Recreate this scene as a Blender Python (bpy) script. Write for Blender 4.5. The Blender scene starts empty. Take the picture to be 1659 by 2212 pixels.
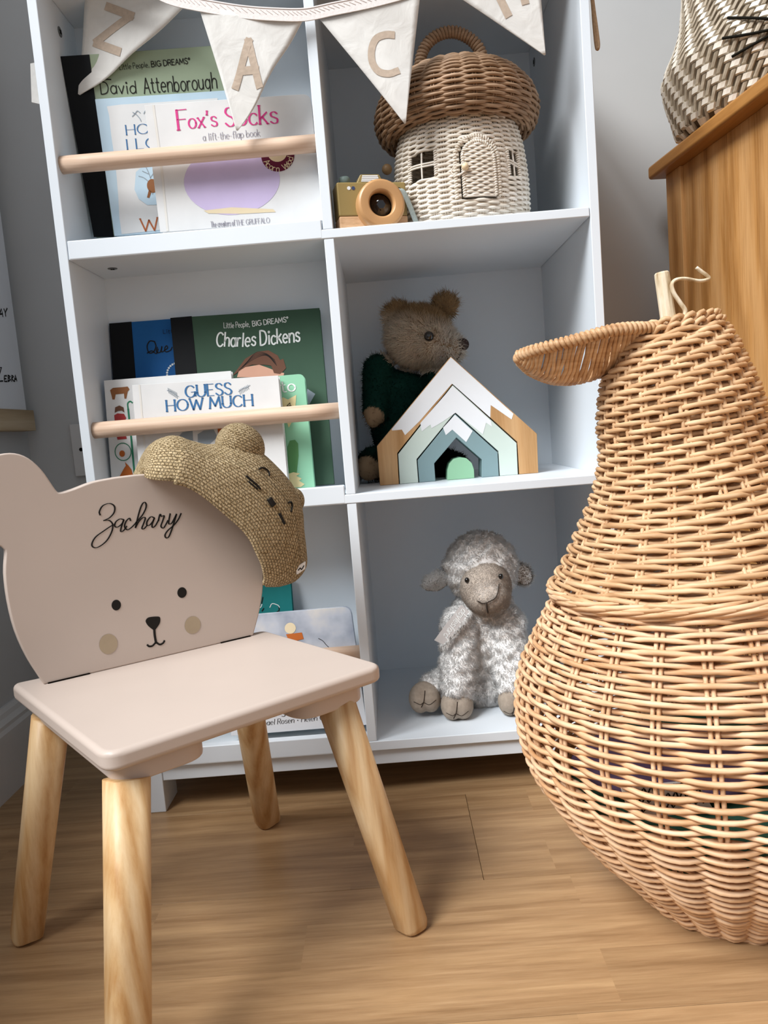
import bpy, bmesh, math, random
import numpy as np
from mathutils import Vector, Matrix
random.seed(7); rng = np.random.default_rng(7)
SC = bpy.context.scene; COL = SC.collection
PI = math.pi
# ------------------------------------------------------------------ camera
CAM_M = np.array([[0.9967, 0.0801, 0.0116], [0.0027, 0.1098, -0.9939], [-0.0809, 0.9907, 0.1092]])
CAM_M[:, 0] /= np.linalg.norm(CAM_M[:, 0])
CAM_M[:, 1] -= CAM_M[:, 0] * (CAM_M[:, 0] @ CAM_M[:, 1]); CAM_M[:, 1] /= np.linalg.norm(CAM_M[:, 1])
CAM_M[:, 2] = np.cross(CAM_M[:, 0], CAM_M[:, 1])
CAM_C = np.array([0.41638, -1.03979, 0.52468]); FPX = 1640.29; IW, IH = 1659, 2212
cam_d = bpy.data.cameras.new('camera'); cam = bpy.data.objects.new('camera', cam_d); COL.objects.link(cam)
cam_d.sensor_fit = 'VERTICAL'; cam_d.sensor_height = 24.0; cam_d.lens = FPX / IH * 24.0; cam_d.clip_start = 0.01
mw = Matrix.Identity(4)
for i in range(3):
    for j in range(3): mw[i][j] = CAM_M[i, j]
    mw[i][3] = CAM_C[i]
cam.matrix_world = mw; SC.camera = cam
# ------------------------------------------------------------------ world, daylight from the window, exposure
W = bpy.data.worlds.new('world'); SC.world = W; W.use_nodes = True
W.node_tree.nodes['Background'].inputs[0].default_value = (0.90, 0.94, 1.0, 1)
W.node_tree.nodes['Background'].inputs[1].default_value = 0.50
def area(name, loc, target, sx, sy, energy, color):
    l = bpy.data.lights.new(name, 'AREA'); l.shape = 'RECTANGLE'; l.size = sx; l.size_y = sy
    l.energy = energy; l.color = color
    o = bpy.data.objects.new(name, l); COL.objects.link(o); o.location = loc
    d = Vector(target) - Vector(loc); o.rotation_euler = d.to_track_quat('-Z', 'Y').to_euler(); return o
area('window_daylight', (-4.3, -4.4, 7.4), (0.5, 0.0, 0.30), 4.6, 4.6, 1750, (0.97, 0.985, 1.0))
SC.cycles.diffuse_bounces = 9; SC.cycles.max_bounces = 14
SC.view_settings.view_transform = 'Standard'; SC.view_settings.look = 'None'
SC.view_settings.gamma = 1.0; SC.view_settings.exposure = 0.0; SC.view_settings.use_curve_mapping = False
# ------------------------------------------------------------------ pixel -> place helpers (camera of the photograph)
def nrm(v): v = np.asarray(v, float); return v / np.linalg.norm(v)
def ray(u, v): return CAM_M @ np.array([(u - IW / 2) / FPX, (IH / 2 - v) / FPX, -1.0])
def onplane(u, v, n, p0):
    r = ray(u, v); n = np.asarray(n, float); return CAM_C + r * (((np.asarray(p0) - CAM_C) @ n) / (r @ n))
def atx(u, v, x): return onplane(u, v, (1, 0, 0), (x, 0, 0))
def aty(u, v, y): return onplane(u, v, (0, 1, 0), (0, y, 0))
def atz(u, v, z): return onplane(u, v, (0, 0, 1), (0, 0, z))
# ------------------------------------------------------------------ materials
def lin(c):
    if isinstance(c, str): c = [int(c[i:i + 2], 16) / 255 for i in (0, 2, 4)]
    return tuple(((x / 12.92) if x <= 0.04045 else ((x + 0.055) / 1.055) ** 2.4) for x in c) + (1,)
class NT:
    def __init__(s, name, rough=0.6, spec=0.3):
        s.m = bpy.data.materials.new(name); s.m.use_nodes = True; s.t = s.m.node_tree
        s.b = s.t.nodes['Principled BSDF']; s.b.inputs['Roughness'].default_value = rough
        s.b.inputs['Specular IOR Level'].default_value = spec
    def n(s, k, **kw):
        x = s.t.nodes.new(k)
        for a, b in kw.items():
            if hasattr(x, a): setattr(x, a, b)
            else: x.inputs[a.replace('_', ' ')].default_value = b
        return x
    def l(s, a, b): s.t.links.new(a, b)
    def coord(s, scale=(1, 1, 1), kind='Object', rot=(0, 0, 0)):
        tc = s.n('ShaderNodeTexCoord'); mp = s.n('ShaderNodeMapping')
        mp.inputs['Scale'].default_value = scale; mp.inputs['Rotation'].default_value = rot
        s.l(tc.outputs[kind], mp.inputs[0]); return mp.outputs[0]
    def ramp(s, fac, stops):
        r = s.n('ShaderNodeValToRGB'); e = r.color_ramp.elements
        while len(e) < len(stops): e.new(0.5)
        for x, (p, c) in zip(e, stops): x.position = p; x.color = c if not isinstance(c, str) else lin(c)
        s.l(fac, r.inputs[0]); return r.outputs[0]
    def mix(s, f, a, b, mode='MIX'):
        x = s.n('ShaderNodeMix', data_type='RGBA', blend_type=mode)
        for v, i in ((f, 0), (a, 6), (b, 7)):
            if hasattr(v, 'links') or hasattr(v, 'is_linked'): s.l(v, x.inputs[i])
            elif isinstance(v, str): x.inputs[i].default_value = lin(v)
            else: x.inputs[i].default_value = v
        return x.outputs[2]
    def color(s, o):
        if isinstance(o, str): s.b.inputs['Base Color'].default_value = lin(o)
        else: s.l(o, s.b.inputs['Base Color'])
    def bump(s, h, strength=0.2, dist=0.002):
        b = s.n('ShaderNodeBump'); b.inputs['Strength'].default_value = strength; b.inputs['Distance'].default_value = dist
        s.l(h, b.inputs['Height']); s.l(b.outputs[0], s.b.inputs['Normal'])
def plain(name, c, rough=0.6, spec=0.3, var=0.04, scale=60, bump=0.0):
    k = NT(name, rough, spec); nz = k.n('ShaderNodeTexNoise', Scale=scale, Detail=3.0)
    k.l(k.coord(), nz.inputs['Vector'])
    c0 = lin(c); lo = tuple(x * (1 - var * 2) for x in c0[:3]) + (1,); hi = tuple(min(1, x * (1 + var * 2)) for x in c0[:3]) + (1,)
    k.color(k.ramp(nz.outputs[0], [(0.3, lo), (0.7, hi)]))
    if bump: k.bump(nz.outputs[0], bump, 0.001)
    return k.m
def wood(name, dark, mid, light, axis='x', grain=1.0, rough=0.45, rings=0.5, spec=0.3, rs=(0.8, 7), fine=(5, 150), mid2=(1.1, 9), dist=4.0):
    k = NT(name, rough, spec); a = 'xyz'.index(axis)
    def sc(long, across): v = [across] * 3; v[a] = long; return tuple(x * grain for x in v)
    oi = k.n('ShaderNodeObjectInfo'); add = k.n('ShaderNodeVectorMath', operation='ADD')
    tc = k.n('ShaderNodeTexCoord'); k.l(tc.outputs['Object'], add.inputs[0])
    ml = k.n('ShaderNodeVectorMath', operation='SCALE'); ml.inputs[0].default_value = (3.1, 5.3, 7.7)
    k.l(oi.outputs['Random'], ml.inputs['Scale']); k.l(ml.outputs[0], add.inputs[1])
    def mp(s, r=(0, 0, 0)):
        m = k.n('ShaderNodeMapping'); m.inputs['Scale'].default_value = s; m.inputs['Rotation'].default_value = r; k.l(add.outputs[0], m.inputs[0]); return m.outputs[0]
    n1 = k.n('ShaderNodeTexNoise', Scale=1.0, Detail=6.0, Roughness=0.65); k.l(mp(sc(*fine)), n1.inputs['Vector'])
    n2 = k.n('ShaderNodeTexNoise', Scale=1.0, Detail=2.0, Distortion=0.6); k.l(mp(sc(*mid2)), n2.inputs['Vector'])
    wv = k.n('ShaderNodeTexWave', wave_type='RINGS', rings_direction='XYZ'[a], Scale=1.0, Distortion=dist, Detail=3.0, Detail_Scale=1.0)
    k.l(mp(sc(*rs), (.32, .26, .1)), wv.inputs['Vector'])
    base = k.ramp(n1.outputs[0], [(0.3, dark), (0.5, mid), (0.72, light)])
    base2 = k.ramp(n2.outputs[0], [(0.35, dark), (0.5, mid), (0.65, light)])
    c = k.mix(0.34, base, base2); rg = k.ramp(wv.outputs[0], [(0.0, dark), (0.35, mid), (1.0, light)])
    k.color(k.mix(rings, c, rg)); k.bump(n1.outputs[0], 0.15, 0.0006); return k.m
def rod_mat(name, cols, rough=0.55, axis_noise=120):
    k = NT(name, rough, 0.35); g = k.n('ShaderNodeNewGeometry'); nz = k.n('ShaderNodeTexNoise', Scale=1.0, Detail=5.0)
    k.l(k.coord((axis_noise * .25, axis_noise * .25, axis_noise * 2)), nz.inputs['Vector'])
    oi = k.n('ShaderNodeObjectInfo')
    rnd = k.n('ShaderNodeMath', operation='ADD'); k.l(oi.outputs['Random'], rnd.inputs[0]); k.l(g.outputs['Random Per Island'], rnd.inputs[1])
    fr = k.n('ShaderNodeMath', operation='FRACT'); k.l(rnd.outputs[0], fr.inputs[0])
    c1 = k.ramp(nz.outputs[0], [(0.32, cols[0]), (0.5, cols[1]), (0.68, cols[2])])
    c2 = k.ramp(fr.outputs[0], [(0.0, cols[0]), (0.45, cols[1]), (1.0, cols[2])])
    k.color(k.mix(0.4, c1, c2)); k.bump(nz.outputs[0], 0.25, 0.0006); return k.m
def soft(k, f=0.45):
    """pile lets some light through"""
    t = k.n('ShaderNodeBsdfTranslucent'); mx = k.n('ShaderNodeMixShader'); mx.inputs[0].default_value = f
    src = k.b.inputs['Base Color'].links[0].from_socket; k.l(src, t.inputs[0]); out = k.t.nodes['Material Output']
    k.l(k.b.outputs[0], mx.inputs[1]); k.l(t.outputs[0], mx.inputs[2]); k.l(mx.outputs[0], out.inputs[0])
def fur_mat(name, cols):
    k = NT(name, 0.85, 0.1); g = k.n('ShaderNodeNewGeometry'); nz = k.n('ShaderNodeTexNoise', Scale=45.0, Detail=3.0)
    k.l(k.coord(), nz.inputs['Vector'])
    c1 = k.ramp(g.outputs['Random Per Island'], [(0, cols[0]), (0.5, cols[1]), (1, cols[2])])
    c2 = k.ramp(nz.outputs[0], [(0.35, cols[0]), (0.65, cols[2])])
    k.color(k.mix(0.45, c1, c2)); soft(k); return k.m
WHITE = plain('white_paint', 'dbe2e8', 0.38, 0.4, 0.008, 8)
WALLM = plain('grey_wall_paint', 'b9b9b8', 0.85, 0.15, 0.03, 4, 0.05)
SKIRT = plain('skirting_paint', 'c4c2bf', 0.5, 0.3, 0.02, 10)
BEECH = wood('beech_dowel', 'b3937b', 'd3b59c', 'e0c8b3', 'x', 1.4, 0.5, 0.12)
PINE = wood('pine_leg', 'a8743a', 'cda878', 'e2c9a2', 'z', 1.0, 0.4, 0.4, rs=(.4, 17))
OAK = wood('oak_cabinet', '84541f', 'bd8a50', 'd2a672', 'z', 1.0, 0.42, 0.42, rs=(2.2, 8), fine=(12, 320), mid2=(2.6, 24), dist=7.0)
OAKT = wood('oak_top', '8a5926', 'a8743a', 'b98649', 'y', 1.0, 0.4, 0.25)
OAKB = wood('oak_block', '9c7244', 'bf9465', 'd3ad80', 'z', 1.6, 0.5, 0.45)
CHAIRP = plain('beige_chair_paint', 'c0b1a6', 0.42, 0.35, 0.01, 10)
INK = plain('black_print', '1b1815', 0.6, 0.2, 0.0, 10)
CHEEK = plain('taupe_print', 'a8977f', 0.6, 0.2, 0.02, 50)
RATTAN = rod_mat('rattan_rods', ['b98a5e', 'd8b088', 'ecccaa'])
RATTAN2 = rod_mat('rattan_lid_rods', ['ab8058', 'cba47a', 'e0c09a'])
BROWNROD = rod_mat('brown_wicker', ['6e543c', '96775a', 'b5967a'])
CREAMROD = rod_mat('cream_wicker', ['cfc3b2', 'e4dbcd', 'f0e9df'])
DARK = plain('dark_gap', '15110d', 0.9, 0.05, 0.0, 10)
METAL = plain('grey_screw_cap', '5b5f60', 0.35, 0.5, 0.02, 100)
def mats(hexes, rough=0.65, spec=0.2): return {k: plain(k, v, rough, spec, 0.02, 25) for k, v in hexes.items()}
B = mats(dict(book_black='0b0d10', book_sage='9aa88f', book_pale_blue='b9cfdd', book_white='d9d9d8', book_page='d9d6cf', book_blue='1f5f9e',
              book_dark_green='3c5544', book_mint='8fc7a6', book_teal='1f7a7a', ink_pink='cf3f86', ink_grey='9c9aa3', ink_blue='3d6d9c', ink_rust='b0623a',
              lilac='c3b5d6', maroon='5b1430', ink_white='e9ecea', brown_hair='6c4a3a', skin_tone='d7a48c', pale_yellow='e3d3a0', leaf_green='5b8f5a', slate='8f9aa3',
              rust='b5622b', soft_brown='8a5a38', red_print='a83c3c', ink_green='2f7a5b', sand='d9c9a8', cloud='c9ccd3'))
# ------------------------------------------------------------------ objects
LOC = {}
def thing(name, loc, label, cat, group=None):
    o = bpy.data.objects.new(name, None); COL.objects.link(o); o.location = loc; o.empty_display_size = 0.05
    o['label'] = label; o['category'] = cat
    if group: o['group'] = group
    LOC[o.name] = np.asarray(loc, float); return o
def tag(o, label, cat, group=None):
    o['label'] = label; o['category'] = cat
    if group: o['group'] = group
    return o
class MB:
    def __init__(s): s.v = []; s.f = []; s.n = 0; s.uv = None
    def add(s, V, F):
        V = np.asarray(V, float).reshape(-1, 3); s.v.append(V)
        s.f += [tuple(i + s.n for i in f) for f in F]; s.n += len(V); return s
    def box(s, a, b):
        x0, y0, z0 = a; x1, y1, z1 = b
        return s.add([(x0, y0, z0), (x1, y0, z0), (x1, y1, z0), (x0, y1, z0), (x0, y0, z1), (x1, y0, z1), (x1, y1, z1), (x0, y1, z1)],
                     [(3, 2, 1, 0), (4, 5, 6, 7), (0, 1, 5, 4), (1, 2, 6, 5), (2, 3, 7, 6), (3, 0, 4, 7)])
    def obox(s, c, U, V, N, hu, hv, hn):
        c, U, V, N = [np.asarray(q, float) for q in (c, U, V, N)]
        P = [c + U * hu * a + V * hv * b + N * hn * d for d in (-1, 1) for (a, b) in ((-1, -1), (1, -1), (1, 1), (-1, 1))]
        return s.add(P, [(3, 2, 1, 0), (4, 5, 6, 7), (0, 1, 5, 4), (1, 2, 6, 5), (2, 3, 7, 6), (3, 0, 4, 7)])
    def prism(s, pts, ext):
        """closed outline pts (3-D, planar), extruded by the vector ext; pts run counter-clockwise seen against ext's tail"""
        P = np.asarray(pts, float); n = len(P); Q = P + np.asarray(ext, float)
        return s.add(np.vstack([P, Q]), [tuple(range(n)), tuple(range(2 * n - 1, n - 1, -1))] + [(i, i + n, (i + 1) % n + n, (i + 1) % n) for i in range(n)])
    def tube(s, P, r, n=8, closed=False, up=None, caps=True, squash=None):
        P = np.asarray(P, float); m = len(P); r = np.broadcast_to(np.asarray(r, float), (m,))
        if closed: T = np.roll(P, -1, 0) - np.roll(P, 1, 0)
        else: T = np.gradient(P, axis=0)
        T /= np.linalg.norm(T, axis=1)[:, None] + 1e-12
        if up is None:
            a = np.array([0, 0, 1.0]) if abs(T[0] @ np.array([0, 0, 1.0])) < 0.9 else np.array([1.0, 0, 0])
            X = np.zeros_like(P); x = nrm(np.cross(T[0], a))
            for i in range(m):
                x = x - T[i] * (x @ T[i]); x /= np.linalg.norm(x) + 1e-12; X[i] = x
        else:
            up = np.broadcast_to(np.asarray(up, float), P.shape); X = up - T * (up * T).sum(1)[:, None]; X /= np.linalg.norm(X, axis=1)[:, None] + 1e-12
        Y = np.cross(T, X); a = np.arange(n) * 2 * PI / n; sx, sy = (1, 1) if squash is None else squash
        V = P[:, None, :] + r[:, None, None] * (sx * np.cos(a)[None, :, None] * X[:, None, :] + sy * np.sin(a)[None, :, None] * Y[:, None, :])
        F = []; mm = m if closed else m - 1
        for i in range(mm):
            j = (i + 1) % m
            for k in range(n):
                l = (k + 1) % n; F.append((i * n + k, i * n + l, j * n + l, j * n + k))
        if caps and not closed: F.append(tuple(range(n - 1, -1, -1))); F.append(tuple((m - 1) * n + k for k in range(n)))
        return s.add(V.reshape(-1, 3), F)
    def lathe(s, prof, c=(0, 0, 0), n=32, U=(1, 0, 0), V=(0, 1, 0), A=(0, 0, 1), caps=True):
        U, V, A, c = [np.asarray(q, float) for q in (U, V, A, c)]; a = np.arange(n) * 2 * PI / n
        R = np.cos(a)[:, None] * U + np.sin(a)[:, None] * V; P = []
        for r, z in prof: P.append(c + A * z + R * r)
        m = len(prof); F = []
        for i in range(m - 1):
            for k in range(n):
                l = (k + 1) % n; F.append((i * n + k, i * n + l, (i + 1) * n + l, (i + 1) * n + k))
        if caps: F.append(tuple(range(n - 1, -1, -1))); F.append(tuple((m - 1) * n + k for k in range(n)))
        return s.add(np.vstack(P), F)
    def ell(s, c, rad, n=20, m=12, M=None):
        M = np.eye(3) if M is None else np.asarray(M, float); V = []; F = []
        for i in range(m + 1):
            t = PI * i / m
            for k in range(n):
                a = 2 * PI * k / n; V.append(np.asarray(c) + M @ (np.asarray(rad) * np.array([math.sin(t) * math.cos(a), math.sin(t) * math.sin(a), math.cos(t)])))
        for i in range(m):
            for k in range(n):
                l = (k + 1) % n; F.append((i * n + k, (i + 1) * n + k, (i + 1) * n + l, i * n + l))
        return s.add(V, F)
    def build(s, name, m, parent=None, smooth=False, bevel=0, seg=2, kind=None, label=None, base=None):
        V = np.vstack(s.v)
        root = parent
        while root is not None and root.parent is not None: root = root.parent
        if root is not None: V = V - LOC[root.name]
        elif base is not None: V = V - np.asarray(base)
        me = bpy.data.meshes.new(name); me.from_pydata(V.tolist(), [], s.f); me.update()
        if smooth: me.polygons.foreach_set('use_smooth', [True] * len(me.polygons))
        if m: me.materials.append(m)
        o = bpy.data.objects.new(name, me); COL.objects.link(o)
        if parent is not None: o.parent = parent
        elif base is not None: o.location = base
        if bevel:
            b = o.modifiers.new('bevel', 'BEVEL'); b.width = bevel; b.segments = seg; b.limit_method = 'ANGLE'; b.angle_limit = math.radians(40)
            if not smooth: me.polygons.foreach_set('use_smooth', [True] * len(me.polygons)); b.harden_normals = True
        if kind: o['kind'] = kind
        if label: o['label'] = label
        return o
def spline(pts, k=6, closed=False):
    P = np.asarray(pts, float); n = len(P); out = []
    for i in range(n if closed else n - 1):
        p1, p2 = P[i], P[(i + 1) % n]
        p0 = P[(i - 1) % n] if (closed or i > 0) else 2 * p1 - p2
        p3 = P[(i + 2) % n] if (closed or i + 2 < n) else 2 * p2 - p1
        for t in np.arange(k) / k:
            out.append(0.5 * ((2 * p1) + (p2 - p0) * t + (2 * p0 - 5 * p1 + 4 * p2 - p3) * t * t + (3 * p1 - p0 - 3 * p2 + p3) * t ** 3))
    if not closed: out.append(P[-1])
    return np.array(out)
# ------------------------------------------------------------------ stroke lettering
G = {}
for line in '''A 7|0 0 3.5 10 7 0;1.3 3.6 5.7 3.6
B 6.2|0 0 0 10;~0 10 2 10 4.4 9.6 5.2 7.8 4.4 5.9 2 5.3 0 5.3;~0 5.3 2.4 5.3 5.2 4.8 6 2.7 5 .5 2.4 0 0 0
C 7.6|@4.1 5 4.1 5 42 318
D 7.6|0 0 0 10;~0 10 2.5 10 5.8 8.8 7.3 5 5.8 1.2 2.5 0 0 0
E 5.6|5.2 0 0 0 0 10 5.2 10;0 5.2 4.4 5.2
F 5.6|0 0 0 10 5.2 10;0 5.2 4.2 5.2
G 8.4|@4.2 5 4.2 5 42 340;5 4.4 8.2 4.4 8.2 1
H 7.4|0 0 0 10;7 0 7 10;0 5.2 7 5.2
I 2|1 0 1 10
L 5.4|0 10 0 0 5 0
M 9.4|0 0 1 10 4.6 2 8.2 10 9.2 0
O 9.2|@4.5 5 4.5 5 0 360
P 6|0 0 0 10;~0 10 2.4 10 5 9.5 5.7 7.4 5 5.3 2.4 4.8 0 4.8
Q 9.2|@4.5 5 4.5 5 0 360;~4.4 2.6 6.2 1.4 9 -1.2
R 6.4|0 0 0 10;~0 10 2.4 10 5 9.5 5.7 7.4 5 5.3 2.4 4.8 0 4.8;3 4.8 6.4 0
S 6|~5.5 8.4 3.6 9.9 1.2 9.5 .4 7.5 1.8 5.8 4.2 4.6 5.8 2.6 4.8 .4 2.4 -.1 0 1.6
T 7|3.5 0 3.5 10;0 10 7 10
U 7.4|0 10 0 3.4;@3.5 3.4 3.5 3.5 180 360;7 3.4 7 10
W 11|0 10 2.7 0 5.5 8.5 8.3 0 11 10
Y 7|0 10 3.5 5 7 10;3.5 5 3.5 0
Z 6.6|0 10 6.5 10 0 0 6.5 0
a 5.8|@2.6 3 2.6 3.1 0 360;5.2 6.2 5.2 0
b 6|0 10 0 0;@2.8 3 2.7 3.1 0 360
c 5.2|@2.8 3 2.8 3.1 42 318
d 6.2|5.6 10 5.6 0;@2.8 3 2.8 3.1 0 360
e 5.8|.2 3.2 5.5 3.2;@2.8 3 2.7 3.1 4 312
f 3.8|~4.2 9.4 3 10 1.9 9 1.6 7 1.6 3 1.6 0;0 6 3.6 6
g 6|@2.7 3.2 2.7 3 0 360;~5.4 6.2 5.4 2 5.3 -1.4 3.6 -3.2 .8 -2.5
h 5.8|0 0 0 10;~0 3.6 1.2 5.6 3 6.2 4.8 5.4 5.2 3.6 5.2 1.8 5.2 0
i 2|1 0 1 6.2;@1 8.6 .5 .5 0 360
k 5.2|0 0 0 10;4.6 6.2 0 2.6;1.6 3.8 5 0
l 2|1 0 1 10
m 8.8|0 0 0 6.2;~0 4 1 5.8 2.4 6.2 3.8 5.2 4 3 4 0;~4 4 5 5.8 6.4 6.2 7.8 5.2 8 3 8 0
n 5.8|0 0 0 6.2;~0 3.6 1.2 5.6 3 6.2 4.8 5.4 5.2 3.6 5.2 1.8 5.2 0
o 6|@2.9 3.1 2.9 3.1 0 360
p 6|0 6.2 0 -3;@2.8 3 2.8 3.1 0 360
r 3.8|0 0 0 6.2;~0 3.6 .8 5.4 2.2 6.2 3.6 5.9
s 4.8|~4.4 5.2 2.6 6.2 .6 5.6 .7 4 2.6 3.2 4.4 2.2 4.2 .5 2.2 0 .1 1
t 4|1.6 9 1.6 1.2 2.6 0 4 .3;0 6.2 3.6 6.2
u 5.8|~0 6.2 0 3.6 .4 1.2 2.4 0 4.4 1 5 3;5 6.2 5 0
v 5.4|0 6.2 2.6 0 5.2 6.2
x 5.2|0 6.2 5 0;5 6.2 0 0
y 5.4|0 6.2 2.7 .2;5.2 6.2 3 -.6 1.6 -2.8 .2 -3
4 5.4|4 0 4 9 0 3 5.4 3
, 2|1 .6 .4 -1.4
. 2|@1 .4 .5 .5 0 360
' 2|1.2 10 .8 7.6
- 4|.4 3.4 3 3.4
® 4|@1.6 8.4 1.5 1.5 0 360
· 4|@1.6 3.6 .7 .7 0 360'''.split('\n'):
    k, rest = line[0], line[2:]; adv, st = rest.split('|'); S = []
    for q in st.split(';'):
        if q[0] == '@':
            cx, cy, rx, ry, a0, a1 = map(float, q[1:].split()); nn = 20 if rx > 1 else 8
            aa = np.radians(np.linspace(a0, a1, nn)); S.append((np.stack([cx + rx * np.cos(aa), cy + ry * np.sin(aa)], 1), True))
        else:
            sm = q[0] == '~'; a = np.array(list(map(float, q.lstrip('~').split()))).reshape(-1, 2)
            S.append((spline(a, 5) if sm else a, sm))
    G[k] = (float(adv), S)
class Plane:
    """a real plane in the room: local (u,v) coordinates in metres, d = height above it"""
    def __init__(s, p0, U, V, disp=None):
        s.p = np.asarray(p0, float); s.U = nrm(U); V = np.asarray(V, float); s.V = nrm(V - s.U * (V @ s.U)); s.N = np.cross(s.U, s.V); s.disp = disp
    def px(s, u, v):
        q = onplane(u, v, s.N, s.p) - s.p; return np.array([q @ s.U, q @ s.V])
    def w(s, uv, d=0.0):
        uv = np.atleast_2d(uv); e = np.full(len(uv), d) if s.disp is None else d + s.disp(uv)
        return s.p + uv[:, :1] * s.U + uv[:, 1:] * s.V + e[:, None] * s.N
    def poly(s, mb, pts, d=0.0004, px=True):
        q = np.array([s.px(*p) for p in pts]) if px else np.asarray(pts, float)
        a = 0.5 * np.sum(q[:, 0] * np.roll(q[:, 1], -1) - np.roll(q[:, 0], -1) * q[:, 1])
        if a < 0: q = q[::-1]
        W_ = s.w(q, d); mb.add(W_, [tuple(range(len(q)))]); return mb
    def ellipse(s, mb, c, rx, ry, d=0.0004, n=24, a0=0):
        c0 = s.px(*c); kx = np.linalg.norm(s.px(c[0] + rx, c[1]) - c0); ky = np.linalg.norm(s.px(c[0], c[1] + ry) - c0)
        a = np.arange(n) * 2 * PI / n; mb.add(s.w(c0 + np.stack([kx * np.cos(a), ky * np.sin(a)], 1), d), [tuple(range(n))]); return mb
    def stroke(s, mb, q, w, d=0.0005, thin=1.0):
        """ribbon along local points; thin<1 makes horizontals thinner than verticals"""
        q = np.asarray(q, float)
        if len(q) < 2: return mb
        T = np.gradient(q, axis=0); L = np.linalg.norm(T, axis=1) + 1e-12; T = T / L[:, None]
        Nn = np.stack([-T[:, 1], T[:, 0]], 1); h = 0.5 * w * (thin + (1 - thin) * np.abs(T[:, 1]))
        q = q.copy(); q[0] -= T[0] * w * 0.25; q[-1] += T[-1] * w * 0.25
        A = s.w(q + Nn * h[:, None], d); Bq = s.w(q - Nn * h[:, None], d); n = len(q)
        mb.add(np.vstack([A, Bq]), [(i, i + n, i + 1 + n, i + 1) for i in range(n - 1)]); return mb
    def strokepx(s, mb, pts, wpx, d=0.0005, smooth=True, thin=1.0, k=5):
        q = np.array([s.px(*p) for p in pts]); w = np.linalg.norm(s.px(pts[0][0] + wpx, pts[0][1]) - q[0])
        return s.stroke(mb, spline(q, k) if smooth else dense(q), w, d, thin)
    def text(s, mb, txt, a, b, hpx, weight=0.9, thin=1.0, serif=0.0, slant=0.0, jit=0.0, d=0.0005, flip=False):
        """lettering whose baseline runs from pixel a to pixel b, capitals hpx high"""
        p, q = s.px(*a), s.px(*b); U = (q - p) / np.linalg.norm(q - p); V = np.array([-U[1], U[0]])
        h = np.linalg.norm(s.px(a[0], a[1] - hpx) - p) / 10.0
        tot = 0; adv = []
        for ch in txt:
            ad = G[ch][0] + 1.6 if ch in G else 4.0
            adv.append(tot); tot += ad
        sx = np.linalg.norm(q - p) / max(tot - 1.6, 1)
        for ch, x0 in zip(txt, adv):
            if ch not in G: continue
            jy = random.uniform(-1, 1) * jit; js = 1 + random.uniform(-1, 1) * jit * 0.08; jr = random.uniform(-1, 1) * jit * 0.05
            for S, sm in G[ch][1]:
                X = S[:, 0] * js + jr * S[:, 1] + slant * S[:, 1]; Y = S[:, 1] * js + jy
                P = p + np.outer((x0 + X) * sx, U) + np.outer(Y * h, V)
                segs = [P] if sm else [P[i:i + 2] for i in range(len(P) - 1)]
                for sg in segs: s.stroke(mb, dense(sg) if len(sg) == 2 else sg, weight * h, d, thin)
                if serif:
                    for e, f in ((0, 1), (-1, -2)):
                        t = P[e] - P[f]; t = t / (np.linalg.norm(t) + 1e-9)
                        if abs(t @ V) > 0.75 and (not sm or abs(S[e, 1]) < .3):
                            s.stroke(mb, dense(np.array([P[e] - U * serif * h, P[e] + U * serif * h])), weight * h * max(thin, .35), d)
        return mb
def dense(q):
    q = np.asarray(q, float); o = []
    for i in range(len(q) - 1):
        for t in (0, 0.5): o.append(q[i] + (q[i + 1] - q[i]) * t)
    o.append(q[-1]); return np.array(o)
def struct(o): o['kind'] = 'structure'; return o
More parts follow.
